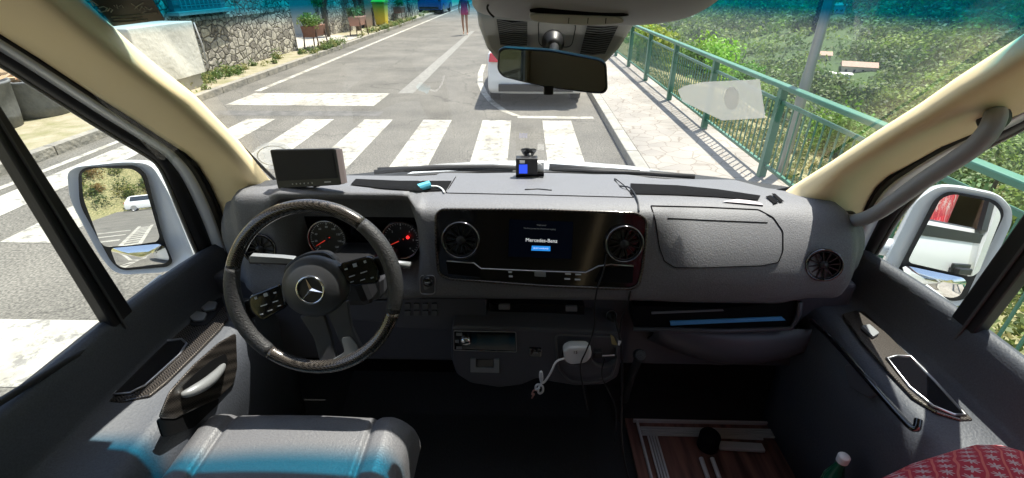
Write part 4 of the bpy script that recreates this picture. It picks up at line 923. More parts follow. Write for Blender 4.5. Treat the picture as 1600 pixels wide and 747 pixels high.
dmirror(-1, [(127, 268), (150, 262), (208, 264), (222, 275), (238, 330), (250, 372), (240, 381), (165, 386), (156, 378), (130, 310)],
        [(172, 388), (248, 381), (258, 386), (265, 405), (258, 412), (195, 419), (182, 414)],
        [(122, 262), (212, 258), (228, 272), (256, 378), (270, 410), (262, 417), (190, 423), (174, 410), (124, 320)],
        [(108, 268), (122, 258), (200, 250), (240, 253), (268, 300), (308, 400), (290, 412), (262, 424), (185, 428), (160, 400), (112, 310)],
        (-.075, -1, -.015), (-.30, -1, -.22), -1.23, bus, 'left')
dmirror(1, [(1490, 303), (1550, 315), (1566, 335), (1530, 425), (1518, 433), (1418, 410), (1425, 395), (1470, 310)],
        [(1415, 415), (1505, 434), (1511, 441), (1500, 462), (1488, 466), (1410, 448), (1399, 440), (1404, 422)],
        [(1482, 298), (1556, 312), (1571, 332), (1508, 468), (1490, 471), (1398, 447), (1396, 436), (1460, 312)],
        [(1465, 288), (1500, 290), (1560, 302), (1580, 325), (1580, 345), (1530, 455), (1500, 480), (1455, 470), (1375, 440), (1372, 425), (1430, 310)],
        (-.27, -1, -.01), (-.12, -1, -.26), 1.36, bus, 'right')

# ---------------------------------------------------------------- dashboard
db = empty('dashboard', (VX, 1.2, 1.3), 'grey grained dashboard across the whole cab with centre panel, dials and air vents', 'dashboard')
prof_c = [(1.46, 1.497), (1.40, 1.530), (1.15, 1.575), (1.075, 1.573), (1.05, 1.562), (1.04, 1.54), (1.03, 1.50), (1.02, 1.46), (1.012, 1.43), (1.00, 1.39), (.993, 1.352), (1.005, 1.335), (1.08, 1.325)]
prof_d = [(1.44, 1.495), (1.385, 1.525), (1.20, 1.583), (1.075, 1.612), (1.045, 1.606), (1.055, 1.590), (1.13, 1.585), (1.17, 1.392), (1.08, 1.378), (1.03, 1.366), (1.00, 1.345), (1.01, 1.325), (1.08, 1.315)]
prof_dl = [(1.42, 1.49), (1.37, 1.52), (1.20, 1.58), (1.09, 1.600), (1.06, 1.595), (1.05, 1.57), (1.045, 1.53), (1.045, 1.49), (1.04, 1.46), (1.03, 1.41), (1.01, 1.345), (1.02, 1.325), (1.09, 1.315)]
prof_e = [(1.32, 1.48), (1.28, 1.50), (1.18, 1.54), (1.12, 1.55), (1.10, 1.53), (1.09, 1.50), (1.09, 1.47), (1.09, 1.45), (1.09, 1.42), (1.08, 1.38), (1.07, 1.34), (1.08, 1.325), (1.10, 1.32)]
prof_p = [(1.44, 1.497), (1.39, 1.520), (1.17, 1.566), (1.11, 1.565), (1.075, 1.552), (1.045, 1.525), (1.015, 1.49), (.995, 1.455), (.985, 1.43), (.980, 1.40), (.985, 1.352), (1.00, 1.335), (1.08, 1.325)]
prof_pr = [(1.38, 1.49), (1.33, 1.515), (1.15, 1.562), (1.10, 1.56), (1.065, 1.545), (1.035, 1.52), (1.01, 1.49), (.995, 1.455), (.985, 1.43), (.985, 1.40), (.995, 1.362), (1.01, 1.348), (1.08, 1.335)]
prof_re = [(1.28, 1.48), (1.24, 1.50), (1.15, 1.52), (1.12, 1.52), (1.095, 1.51), (1.075, 1.49), (1.065, 1.47), (1.06, 1.45), (1.06, 1.43), (1.06, 1.41), (1.065, 1.39), (1.075, 1.37), (1.10, 1.36)]
prof_z = [(a+.06, b-.01) for a, b in prof_re]
ST = [(-.86, prof_z), (-.815, prof_e), (-.745, prof_dl), (-.70, prof_dl), (-.665, prof_dl), (-.635, prof_d), (-.45, prof_d), (-.32, prof_d), (-.295, prof_c), (-.20, prof_c), (0, prof_c), (.27, prof_c), (.40, prof_p), (.6, prof_p), (.71, prof_pr), (.755, prof_pr), (.825, prof_re), (.86, prof_z)]

def smooth_st(ST, xs_):
    out = []
    for x in xs_:
        k = 0
        while k < len(ST)-2 and ST[k+1][0] < x: k += 1
        t = (x-ST[k][0])/(ST[k+1][0]-ST[k][0]); t = min(1, max(0, t)); t = t*t*(3-2*t)
        out.append([V((VX+x, a[0]*(1-t)+b[0]*t, a[1]*(1-t)+b[1]*t)) for a, b in zip(ST[k][1], ST[k+1][1])])
    return out
xs_ = [-.86+1.72*i/114 for i in range(115)]
rows = smooth_st(ST, xs_)
def densify(r):
    q = []
    for a, b in zip(r, r[1:]): q += [a, lerp(a, b, .5)]
    return q+[r[-1]]
mb().grid([densify(r) for r in rows]).build('dash_top', dash, db, smooth=True)
def on_dash(px, py, off=.004):
    """sight line met with the modelled dashboard skin"""
    from mathutils.bvhtree import BVHTree
    global _bvh
    if '_bvh' not in globals():
        vs = [p for r in rows for p in r]; m = len(rows[0]); _bvh = BVHTree.FromPolygons(vs, [(i*m+j, i*m+j+1, (i+1)*m+j+1, (i+1)*m+j) for i in range(len(rows)-1) for j in range(m-1)])
    o = V((0, 0, CH)); d = ray(px, py).normalized(); h = _bvh.ray_cast(o, d)
    if h[0] is None: return P(px, py, 'y', 1.05), V((0, -1, 0))
    n = h[1] if h[1].dot(d) < 0 else -h[1]
    return h[0]+n*off, n
def OD(l, off=.004): return [on_dash(a, b, off)[0] for a, b in l]
def dense(l, step=7):
    out = []
    for (a, b), (c, d) in zip(l, l[1:]):
        n = max(1, int(math.hypot(c-a, d-b)/step)); out += [(a+(c-a)*i/n, b+(d-b)*i/n) for i in range(n)]
    return out+[l[-1]]
def decal_on_dash(pl, r, name, m): return mb().tube(OD(dense(pl), .001), r, 5).build(name, m, db, smooth=True)
# defrost slot at the back, trough shade as dark sheets beside the centre tray
mb().grid([[V((VX+x, wsy(x, 1.5)-a-.02, z)) for x in [-.86+.086*j for j in range(21)]] for a, z in ((-.03, 1.488), (.03, 1.514), (.055, 1.524), (.075, 1.520))]).build('windscreen_ledge', dash, db, smooth=True, solid=.004)
for fa, ne in ([(556, 281), (625, 284), (706, 284)], [(548, 290), (600, 296), (665, 300), (697, 299)]), ([(985, 288), (1060, 291), (1120, 297), (1188, 307)], [(985, 304), (1060, 306), (1120, 309), (1184, 314)]):
    fa = resample([(a, b, 0) for a, b in fa], 40); ne = resample([(a, b, 0) for a, b in ne], 40)
    mb().grid([OD([tuple(lerp(p, q, k/5))[:2] for k in range(6)], .003) for p, q in zip(fa, ne)]).build('trough_shade', blackm, db, smooth=True)  # flat black skin stands in for the shade inside each recess
for q in ([(1196, 309), (1203, 307), (1216, 318), (1208, 320)], [(1205, 305), (1210, 305), (1224, 317), (1218, 318)]):
    mb().add(OD(q, .004), [tuple(range(len(q)))]).build('side_demister', blackm, db, solid=.001)
decal_on_dash([(820, 297), (840, 296), (862, 298)], .0022, 'lid_notch', black)
lid = [(712, 277), (704, 290), (697, 302), (840, 305), (990, 309), (975, 290), (962, 280)]
decal_on_dash(lid, .0012, 'tray_lid_seam', blackm)
# glovebox lid
gl_ = [(1017, 322), (1100, 324), (1185, 328), (1208, 340), (1223, 362), (1223, 392), (1216, 410), (1190, 415), (1100, 418), (1055, 418), (1038, 408), (1030, 385), (1024, 345)]
gp = smoothpl(OD(dense(gl_+[gl_[0]]), .0012), 1); mb().tube(gp, .0014, 5).build('glovebox_seam', blackm, db, smooth=True)
decal_on_dash([(1043, 341), (1100, 344), (1199, 348)], .0011, 'glovebox_crease', blackm)
# centre panel
def ctr(l, y0=1.018):                                     # the front plane of the centre console, leaning
    out = []
    n = V((0, 1, .0)); n = V((0, -.965, .262)); c = V((0, 1.034, 1.50))
    for a, b in l:
        d = ray(a, b); o = V((0, 0, CH)); cc = c+n*(1.03-y0); out.append(o+d*((cc-o).dot(n)/d.dot(n)))
    return out
nC = V((0, -.965, .262))
pan = [(690, 327), (850, 328), (995, 333), (1011, 343), (1009, 375), (1004, 420), (998, 446), (985, 452), (850, 447), (700, 436), (685, 428), (681, 380), (681, 335)]
pn = mb().prism(roundpoly(ctr(pan, 1.012), .012, 3), -nC*.030).build('centre_panel', gloss, db, bevel=.003)
edge = [p for p in roundpoly(ctr(pan, 1.010), .012, 3)]
mb().tube(edge, .0035, 6, closed=True).build('panel_edge', carbon, db, smooth=True)
def vent(c, r, n, depth=.0):
    n = V(n).normalized(); o = mb().lathe([(r*.86, -.01), (r, -.002), (r*1.03, .006), (r*.98, .011), (r*.90, .009), (r*.88, -.008)], c, n, 40, cap=False).build('air_vent', mat('vent ring', (.12, .12, .13), .12, .9), db, smooth=True)
    mb().lathe([(.0, -.006), (r*.88, -.006)], c, n, 32, cap=False).build('vent_depth', blackm, o)
    up = (V((0, 0, 1))-n*n.z).normalized(); sd = up.cross(n); b = mb()
    for k in range(12):
        a = k*pi/6+.26; d = up*cos(a)+sd*sin(a); e = n.cross(d)
        b.prism([c+d*r*.25+e*.001, c+d*r*.86+e*.0016, c+d*r*.86-e*.0016, c+d*r*.25-e*.001], n*.006)
    b.build('vanes', mat('vane black', (.010, .010, .011), .4), o)
    mb().lathe([(.0, .009), (r*.20, .009), (r*.26, .004), (r*.26, -.005)], c, n, 20, cap=False).build('vent_knob', black, o, smooth=True)
    mb().lathe([(r*.80, .004), (r*.845, .008), (r*.87, .004)], c, n, 36, cap=False).build('inner_ring', black, o, smooth=True)
    return o
for a, b in ((720, 375), (975, 381)): vent(ctr([(a, b)], 1.006)[0], .046, nC)
# screen
sc_ = ctr([(796, 343), (896, 347), (893, 405), (794, 401)], 1.0095)
sn = mb().prism(sc_, -nC*.002).build('display', mat('display', (.003, .005, .012), .25, emit=((.003, .006, .02), .03), spec=.15), db)
ux = (sc_[1]-sc_[0]).normalized(); uy = (sc_[0]-sc_[3]).normalized()
tw = mat('screen white', (.8, .8, .8), .5, emit=((.8, .82, .85), .3)); twd = mat('screen grey', (.3, .3, .3), .5, emit=((.5, .55, .6), .03))
def scr(px, py, s, size, m, sx=1): text(s, size, sn, m, frame(ctr([(px, py)], 1.0085)[0], ux, uy), sx=sx)
scr(846, 352, 'Welcome!', .0055, twd); scr(843, 357.5, 'The first journey has infotainment is going', .0048, twd, .95)
scr(846, 376, 'Mercedes-Benz', .0125, tw)
bt = mb().prism(ctr([(831, 384), (860, 385), (860, 392.5), (830, 391.5)], 1.0087), -nC*.0006).build('screen_button', mat('screen blue', (.02, .2, .6), .4, emit=((.02, .22, .65), .45)), sn)
text('SELECT LANGUAGE', .0042, bt, tw, frame(ctr([(845, 388.3)], 1.0078)[0], ux, uy))
# lower strip of the panel
mb().tube(ctr([(698, 408), (740, 411), (752, 420), (850, 424), (915, 426), (935, 416), (955, 413), (990, 416)], 1.0095), .0016, 6).build('panel_groove', satin, db, smooth=True)
for q in ([(697, 410), (742, 413), (750, 428), (750, 433), (700, 428)], [(940, 419), (990, 418), (988, 442), (930, 440)]): mb().add(ctr(q, 1.0092), [tuple(range(len(q)))]).build('open_slot', blackm, db, solid=.001)
mb().prism(roundpoly(ctr([(835, 425), (853, 426), (853, 433), (835, 432)], 1.007), .002), -nC*.005).build('toggle_switch', silver, db, bevel=.001)
for a, b in ((797, 425), (798, 432)): mb().prism(ctr([(a-3, b-1.5), (a+3, b-1.3), (a+3, b+1.5), (a-3, b+1.3)], 1.009), -nC*.001).build('legend', twd, db)
for a, b in ((888, 428), (904, 429), (887, 436), (903, 437)): mb().prism(ctr([(a-5, b-1.3), (a+4, b-1.1), (a+4, b+1.2), (a-5, b+1.0)], 1.009), -nC*.001).build('button_symbol', twd, db)
# start button
c_, n_ = on_dash(669, 440, .003); sb_ = mb().lathe([(.0, .004), (.011, .004), (.0135, .001), (.0135, -.004)], c_, n_, 24, cap=False).build('start_button', gloss, db, smooth=True)
mb().prism(roundpoly(OD([(657, 430), (680, 430), (680, 459), (657, 459)], .0005), .01, 4), n_*.0015).build('start_plate', dash2, db)
mb().tube(roundpoly(OD([(657, 430), (680, 430), (680, 459), (657, 459)], .002), .010, 4), .0012, 5, closed=True).build('start_ring', satin, db, smooth=True)
text('START', .005, sb_, twd, frame(c_+n_*.0045, (1, 0, 0), n_.cross(V((1, 0, 0)))))
# right outer vent, left outer vent
cR, _ = on_dash(1285, 413, .004); vent(cR, .040, (-.28, -.92, .22))
cL, _ = on_dash(408, 388, .004); vent(cL, .040, (.15, -.95, .25))
# instrument cluster
def cl3(l, off=0): return [P(a, b, 'y', 1.115+off) for a, b in l]
clu = mb().prism(roundpoly([V((VX-.655, 1.135, 1.584)), V((VX-.655, 1.163, 1.40)), V((VX-.298, 1.163, 1.40)), V((VX-.298, 1.135, 1.584))], .03, 4), (0, .004, .001)).build('instrument_cluster', blackm, db)
def gauge(px, py, r, major, labels, needle_deg, warn=None):
    n = V((0, -.975, .22)); c = P(px, py, 'y', 1.125)
    up = (V((0, 0, 1))-n*n.z).normalized(); sd = V((1, 0, 0))
    g_ = mb().lathe([(.0, 0), (r*.97, 0), (r, .003), (r*1.04, .010), (r*1.08, .008), (r*1.09, -.006)], c, n, 40, cap=False).build('gauge', mat('gauge face', (.010, .010, .012), .4), db, smooth=False)
    mb().lathe([(r*1.0, .006), (r*1.03, .0105), (r*1.06, .006)], c, n, 40, cap=False).build('gauge_ring', chrome, g_, smooth=True)
    b = mb()
    for k in range(major*5+1):
        a = R(225-270*k/(major*5)); d = sd*cos(a)+up*sin(a); e = n.cross(d); L_ = .80 if k % 5 == 0 else .88; w_ = .0009 if k % 5 == 0 else .0004
        b.prism([c+d*r*.94+e*w_, c+d*r*L_+e*w_, c+d*r*L_-e*w_, c+d*r*.94-e*w_], n*.0012)
    b.build('scale', twd, g_)
    for k in range(major+1):
        a = R(225-270*k/major); d = sd*cos(a)+up*sin(a)
        if k < len(labels): text(labels[k], r*.15, g_, twd, frame(c+d*r*.66+n*.001, sd, up))
    a = R(needle_deg); d = sd*cos(a)+up*sin(a); e = n.cross(d)
    mb().prism([c-d*r*.15+e*.0014, c+d*r*.78+e*.0004, c+d*r*.78-e*.0004, c-d*r*.15-e*.0014], n*.004).build('needle', mat('needle red', (.6, .05, .03), .5, emit=((.8, .05, .03), .25)), g_)
    mb().lathe([(.0, .007), (r*.12, .006), (r*.14, .0)], c, n, 16, cap=False).build('needle_hub', black, g_)
    if warn: q = P(warn[0], warn[1], 'y', 1.118); mb().lathe([(0, .002), (.004, .0015), (.0045, 0)], q, n, 16, cap=False).build('warning_lamp', mat('warning red', (.8, .02, .02), .4, emit=((1, .02, .02), 1.2)), g_)
gauge(512, 373, .050, 8, ['0', '20', '40', '60', '80', '100', '120', '140', '160'], 212)
gauge(627, 375, .050, 6, ['0', '1', '2', '3', '4', '5', '6'], 205, (637, 371))
mb().prism([P(548, 352, 'y', 1.135), P(592, 353, 'y', 1.135), P(590, 400, 'y', 1.150), P(548, 398, 'y', 1.150)], (0, -.003, 0)).build('trip_display', gloss, db, bevel=.001)
# light switch area, grey side cheek
# lower dashboard
def low(l, y): return PX(l, 'y', y)
lowb = empty('lower', (0, 0, 0), None, None); bpy.data.objects.remove(lowb)
mb().box((VX-.02, 1.115, 1.19), (1.78, .06, .30)).build('lower_panel', dash2, db, bevel=.01)
ctl = mb().prism(roundpoly(low([(763, 474), (914, 478), (912, 507), (765, 502)], 1.06), .006), (0, .03, 0)).build('climate_panel', gloss, db, bevel=.002)
mb().prism(low([(765, 490), (912, 493), (912, 506), (766, 501)], 1.0585), (0, .002, 0)).build('switch_row', dash2, db)
for a, b in ((788, 480), (893, 483)): mb().prism(roundpoly(low([(a-9, b-4), (a+9, b-4), (a+9, b+4), (a-9, b+4)], 1.054), .002), (0, .008, 0)).build('toggle_switch', silver, db, bevel=.001)
for a in (812, 825, 838, 851, 865, 891): mb().prism(low([(a-4, 497), (a, 494.5), (a+4, 497), (a+3, 499.5), (a-3, 499.5)], 1.0565), (0, .002, 0)).build('button_symbol', mat('dim print', (.25, .25, .26), .5), db)
for i in range(4):
    for j in range(2): 
        if i == 0 and j == 0 and False: continue
        mb().prism(roundpoly(low([(632+i*14, 475+j*11), (641+i*14, 475+j*11), (641+i*14, 483+j*11), (632+i*14, 483+j*11)], 1.04), .002), (0, .006, 0)).build('small_button', mat('button grey', (.10, .10, .105), .4), db, bevel=.001)
mb().prism(low([(618, 466), (760, 468), (760, 520), (618, 512)], 1.046), (0, .04, 0)).build('switch_bank', dash2, db, bevel=.004)
mb().prism(low([(530, 470), (617, 470), (617, 505), (530, 500)], 1.05), (0, .04, 0)).build('knee_panel', dash2, db, bevel=.004)
# console block under the dash
cb = [(706, 512), (840, 515), (968, 521), (972, 560), (966, 590), (945, 602), (900, 604), (862, 598), (840, 592), (815, 603), (780, 607), (735, 600), (712, 585), (704, 560)]
cbl = mb().prism(roundpoly(low(cb, 1.0), .01, 3), (0, .11, .02)).build('console_block', dash2, db, bevel=.008)
rd_ = mb().prism(roundpoly(low([(709, 517), (806, 519), (807, 550), (709, 547)], .996), .004), (0, .01, 0)).build('radio', gloss, db, bevel=.002)
mb().tube(roundpoly(low([(709, 517), (806, 519), (807, 550), (709, 547)], .994), .004), .0012, 5, closed=True).build('radio_bezel', satin, rd_, smooth=True)
mb().lathe([(0, .012), (.012, .012), (.014, .008), (.015, 0)], low([(728, 532)], .996)[0], (0, -1, .1), 24, cap=False).build('radio_knob', chrome, rd_, smooth=True)
for q in ([(713, 520), (722, 520), (722, 524), (713, 524)], [(711, 531), (717, 531), (717, 535), (711, 535)], [(713, 541), (722, 541), (722, 545), (713, 545)]): mb().prism(low(q, .9945), (0, -.002, 0)).build('radio_key', silver, rd_)
mb().prism(low([(745, 522), (795, 523), (795, 546), (745, 545)], .9945), (0, -.0008, 0)).build('radio_display', mat('brown display', (.035, .028, .018), .1, coat=1), rd_)
ub = low([(735, 561), (743, 561), (743, 575), (772, 576), (772, 562), (780, 562), (780, 583), (735, 582)], .994); mb().prism(ub, (0, .006, 0)).build('u_bracket', silver, db, bevel=.001)
mb().prism(low([(745, 562), (771, 562), (771, 575), (745, 574)], .9975), (0, .004, 0)).build('small_display', gloss, db)
mb().prism(roundpoly(low([(827, 544), (846, 545), (846, 558), (827, 557)], .995), .003), (0, .008, 0)).build('rocker_switch', gloss, db, bevel=.001)
mb().prism(low([(833, 550), (841, 550), (841, 552), (833, 552)], .9945), (0, -.0006, 0)).build('rocker_mark', silver, db)
# cup holders
for a, b, r in ((897, 552, .036), (943, 553, .040)):
    c = low([(a, b)], .992)[0]; mb().lathe([(r, .002), (r*.94, .004), (r*.90, 0), (r*.86, -.03), (0, -.032)], c, (0, -.92, .39), 32, cap=False).build('cup_holder', mat('button grey', (.10, .10, .105), .4), db, smooth=True)
mb().tube(roundpoly(low([(868, 523), (965, 527), (963, 565), (955, 590), (925, 598), (890, 596), (872, 575)], .992), .015), .003, 6, closed=True).build('cup_holder_rim', mat('button grey', (.10, .10, .105), .4), db, smooth=True)
# passenger side: open shelf and knee bolster
sh = mb().prism(roundpoly(low([(988, 478), (1130, 482), (1248, 470), (1250, 490), (1235, 512), (1130, 516), (990, 512)], 1.025), .008), (0, .12, 0)).build('open_shelf', blackm, db)
mb().tube(low([(990, 514), (1130, 517), (1236, 513), (1248, 492), (1250, 472)], 1.015), .0065, 8).build('shelf_lip', dash2, db, smooth=True)
rows_k = []
for i in range(9):
    t = i/8; rows_k.append([V((VX+.33+.52*j/16, 1.035+.10*t*t-.045*sin(pi*j/16)*sin(pi*min(1, t*1.2)), 1.225-.22*t*(.55+.45*sin(pi*j/16)))) for j in range(17)])
mb().grid(rows_k).build('knee_bolster', dash2, db, smooth=True, solid=.006)
mb().tube([r_+V((0, -.003, 0)) for r_ in rows_k[-1]], .004, 6).build('bolster_edge', mat('button grey', (.1, .1, .1)), db, smooth=True)
# footwell carpet riser
mb().grid([[V((VX+x, y, z)) for x in (.28, .9)] for y, z in ((1.10, 1.14), (1.22, 1.0), (1.30, .86), (1.28, .75), (1.13, .738))]).build('footwell_riser', mat('dark brown carpet', (.022, .016, .015), .95, bump=(200, .7, .003)), db)
# stalks
for pts, nm in (([(462, 410), (440, 408), (425, 406), (392, 406)], 'wiper_stalk'),):
    q = [P(a, b, 'y', .88) for a, b in pts]; o = mb().tube(q, [.007, .008, .0095, .0095], 10).build('stalk', black, db, smooth=True)
    mb().prism(roundpoly([P(a, b, 'y', .868) for a, b in [(390, 400), (440, 403), (459, 405), (459, 413), (440, 412), (390, 410)]], .003), (0, .014, 0)).build('stalk_face', silver, o, bevel=.003)
q = [P(a, b, 'y', .90) for a, b in [(590, 408), (615, 411), (641, 415)]]; o = mb().tube(q, [.006, .007, .0085], 10).build('stalk', silver, db, smooth=True)
# steering column shroud
mb().prism([V((-.50, .87, 1.40)), V((-.34, .87, 1.40)), V((-.36, .87, 1.495)), V((-.48, .87, 1.495))], (0, .24, -.05)).build('column_shroud', black, db, bevel=.02)
mb().prism([V((-.50, .93, 1.37)), V((-.34, .93, 1.37)), V((-.33, .93, 1.45)), V((-.51, .93, 1.45))], (0, .2, -.03)).build('lower_shroud', dash2, db, bevel=.02)

# ---------------------------------------------------------------- steering wheel
wc = V((-.421, .785, 1.513))
Mw = Matrix.Rotation(R(69.6), 4, 'X') @ Matrix.Rotation(R(19), 4, 'Z')
sw = empty('steering_wheel', wc, 'leather and carbon steering wheel turned slightly left, star emblem in the middle', 'steering wheel'); sw.rotation_euler = Mw.to_euler()
def arc3(r, a0, a1, n, z=0): return [V((r*cos(R(a0+(a1-a0)*i/n)), r*sin(R(a0+(a1-a0)*i/n)), z)) for i in range(n+1)]
RW_ = .1670
mb().tube(arc3(RW_, 33, 147, 40), .0140, 14).build('top_rim', carbon, sw, smooth=True, local=True)
mb().tube(arc3(RW_, 215, 325, 40), .0140, 14).build('bottom_rim', carbon, sw, smooth=True, local=True)
lw_ = mat('black perforated leather', (.03, .03, .033), .5, bump=(300, .9, .002))
for a0 in (-35, 147):
    n = 24; mb().tube(arc3(RW_, a0, a0+68, n), [.0145+.0020*sin(pi*i/n) for i in range(n+1)], 14).build('leather_grip', lw_, sw, smooth=True, local=True)
hub = mb().add(*(lambda rr: ([p for r_ in rr for p in r_], [(i*40+j, i*40+(j+1) % 40, (i+1)*40+(j+1) % 40, (i+1)*40+j) for i in range(len(rr)-1) for j in range(40)]))([[V((a*(.070*cos(2*pi*j/40)*(1.0)), a*(.062*sin(2*pi*j/40)*(1.08 if j < 20 else 1.0))+.0, h)) for j in range(40)] for a, h in ((.001, .012), (.35, .0115), (.7, .008), (.9, .002), (.98, -.006), (1.0, -.02), (.9, -.04))])).build('hub', mat('hub leatherette', (.055, .056, .062), .45, bump=(500, .3, .001)), sw, smooth=True, local=True)
mb().prism(roundpoly([V((-.062, .02, -.012)), V((-.05, .062, -.012)), V((.0, .074, -.012)), (V((.05, .062, -.012))), V((.062, .02, -.012)), V((0, -.02, -.012))], .02), (0, 0, -.028)).build('hub_collar', black, sw, local=True, bevel=.005)
bd = mb().tube(arc3(.0275, 0, 345, 23, .0145), .0022, 8, closed=True).build('star_emblem', chrome, hub, smooth=True, local=True)
b = mb(); b.lathe([(.0, .0125), (.026, .0122)], (0, 0, 0), (0, 0, 1), 32, cap=False); b.build('emblem_dish', black, hub, local=True)
b = mb()
for k in range(3):
    a = R(90+120*k); d = V((cos(a), sin(a), 0)); e = V((-d.y, d.x, 0)); tip = d*.0262+V((0, 0, .0150))
    b.add([tip, e*.0042+V((0, 0, .0132))+d*.001, V((0, 0, .0185)), -e*.0042+V((0, 0, .0132))+d*.001, V((0, 0, .0128))], [(0, 1, 2), (0, 2, 3), (1, 4, 2), (2, 4, 3), (0, 4, 1), (0, 3, 4)])
b.build('star_points', chrome, hub, local=True)
for s in (-1, 1):
    pd = mb().prism(roundpoly([V((s*.060, .030, -.004)), V((s*.135, .026, 0)), V((s*.142, -.004, 0)), V((s*.128, -.032, 0)), V((s*.070, -.020, -.004))], .010), (0, 0, -.016)).build('button_pad', gloss, sw, bevel=.003, local=True)
    mb().prism([V((s*.10, .020, -.012)), V((s*.172, .018, -.006)), V((s*.172, -.020, -.006)), V((s*.10, -.020, -.012))], (0, 0, -.012)).build('side_spoke', black, sw, bevel=.004, local=True)
    rg = random.Random(4+s)
    for (u, v, a, c) in ((.078, .016, .006, .003), (.098, .018, .008, .007), (.120, .018, .005, .005), (.084, -.001, .012, .002), (.110, -.001, .014, .002), (.080, -.012, .007, .002), (.102, -.015, .010, .002), (.122, -.017, .006, .0025)):
        mb().box((s*u, v, .001), (a, c, .0015)).build('button', mat('button legend', (.40, .42, .45), .4), pd, local=True)
for s in (-1, 1):
    mb().prism(roundpoly([V((s*.004, -.055, -.006)), V((s*.054, -.045, -.006)), V((s*.042, -.10, -.004)), V((s*.048, -.160, 0)), V((s*.012, -.160, 0)), V((s*.006, -.11, -.004))], .008), (0, 0, -.012)).build('lower_spoke', mat('spoke grey', (.055, .055, .062), .35), sw, bevel=.004, local=True)
sp3 = [V((.016, -.115, .002)), V((.034, -.118, .002)), V((.042, -.145, .002)), V((.034, -.160, .002)), V((-.034, -.160, .002)), V((-.036, -.156, .002)), V((-.004, -.150, .002)), V((.012, -.146, .002))]
mb().prism(roundpoly(sp3, .006, 3), (0, 0, -.010)).build('spoke_insert', silver, sw, bevel=.003, local=True)

# ---------------------------------------------------------------- things on and under the dash
# monitor
mq = [P(421, 234, 'y', 1.10), P(524, 232, 'y', 1.07), P(533, 289, 'y', 1.045), P(434, 295, 'y', 1.075)]
mn = (mq[1]-mq[0]).cross(mq[3]-mq[0]).normalized()
if mn.y > 0: mn = -mn
mon = empty('dashboard_monitor', (mq[2]+mq[3])/2, 'small black monitor standing on the dashboard left of the wheel', 'monitor')
mb().prism(roundpoly(mq, .006), -mn*.022).build('casing', black, mon, bevel=.002)
def mqp(u, v, o=.0015): return lerp(lerp(mq[0], mq[1], u), lerp(mq[3], mq[2], u), v)+mn*o
mb().prism([mqp(.03, .04), mqp(.95, .04), mqp(.96, .80), mqp(.04, .80)], mn*.0006).build('screen', mat('monitor screen', (.012, .012, .016), .45, spec=.2), mon)
for i in range(6): mb().lathe([(0, .001), (.0018, .0008), (.002, 0)], mqp(.26+i*.062, .90), mn, 10, cap=False).build('monitor_button', silver, mon)
mb().prism([mqp(.76, .88), mqp(.86, .88), mqp(.86, .91), mqp(.76, .91)], mn*.0006).build('maker_mark', twd, mon)
mb().prism([mqp(1.0, .02, -.002), mqp(1.03, .03, -.012), mqp(1.03, .97, -.012), mqp(1.0, .98, -.002)], -mn*.008).build('casing_side', mat('pinkish grey plastic', (.20, .16, .165), .4), mon)
mb().tube([mqp(.5, .9, -.02), mqp(.5, 1.02, -.03), V((mqp(.5, 1, -.03).x, 1.18, 1.60))], .007).build('foot', black, mon)
# dash camera on suction mount
def Yp(l, y): return PX(l, 'y', y)
dc = empty('dash_camera', P(828, 274, 'y', 1.36), 'small dash camera with blue screen on a suction mount against the windscreen', 'dash camera')
mb().prism(roundpoly(Yp([(806, 248), (840, 248), (840, 273), (806, 274)], 1.33), .003), (0, .03, 0)).build('casing', black, dc, bevel=.002)
mb().prism(Yp([(811, 257), (824, 257), (824, 271), (811, 271)], 1.3285), (0, -.001, 0)).build('blue_screen', mat('lcd blue', (.02, .06, .6), .3, emit=((.02, .08, .9), .4)), dc)
mb().prism(Yp([(812, 251), (820, 251), (820, 255), (812, 255)], 1.3285), (0, -.001, 0)).build('badge', white_pl, dc)
mb().tube([P(828, 250, 'y', 1.35), P(827, 240, 'y', 1.36)], .008).build('stem', black, dc, smooth=True)
mb().lathe([(.010, -.014), (.018, -.004), (.0235, .004), (.024, .008), (.006, .010)], P(826, 238, 'y', 1.375), (0, .5, .86), 24).build('suction_cup', black, dc, smooth=True)
mb().prism(roundpoly(Yp([(838, 254), (850, 254), (850, 270), (838, 270)], 1.35), .002), (0, .02, 0)).build('clear_mount', headgrey2, dc, bevel=.001)
mb().lathe([(0, .002), (.008, .002), (.009, 0)], P(843, 260, 'y', 1.348), (0, -1, .2), 16, cap=False).build('lens', white_pl, dc)
mb().prism(Yp([(806, 272), (850, 271), (850, 276), (806, 277)], 1.335), (0, .04, 0)).build('base', blackm, dc)
# blue lighter-like object, paper, cable on the dash
bo = empty('blue_plug', P(655, 293, 'y', 1.16), 'light blue and white plug lying on the dash behind the wheel', 'plug')
q = [P(640, 299, 'y', 1.13), P(650, 295, 'y', 1.14)]; mb().tube(q, [.007, .008], 10).build('tip', white_pl, bo, smooth=True)
mb().tube([P(650, 295, 'y', 1.14), P(672, 288, 'y', 1.16)], .011, 8).build('body', mat('sky blue plastic', (.10, .45, .60), .4), bo, bevel=.002)
mb().tube(smoothpl([P(672, 291, 'y', 1.16), P(684, 291, 'y', 1.17), P(692, 296, 'y', 1.15), P(694, 301, 'y', 1.13)], 2), .0025, 6).build('cord', headgrey2, bo, smooth=True)
pa = on_dash(1128, 317, .004)[0]; pb_ = on_dash(1192, 322, .004)[0]
pf = mb().add([pa, P(1175, 307, 'y', 1.16), P(1189, 310, 'y', 1.17), P(1190, 318, 'y', 1.14), pb_, on_dash(1160, 319, .004)[0]], [(0, 1, 5), (1, 2, 3), (1, 3, 4, 5)])
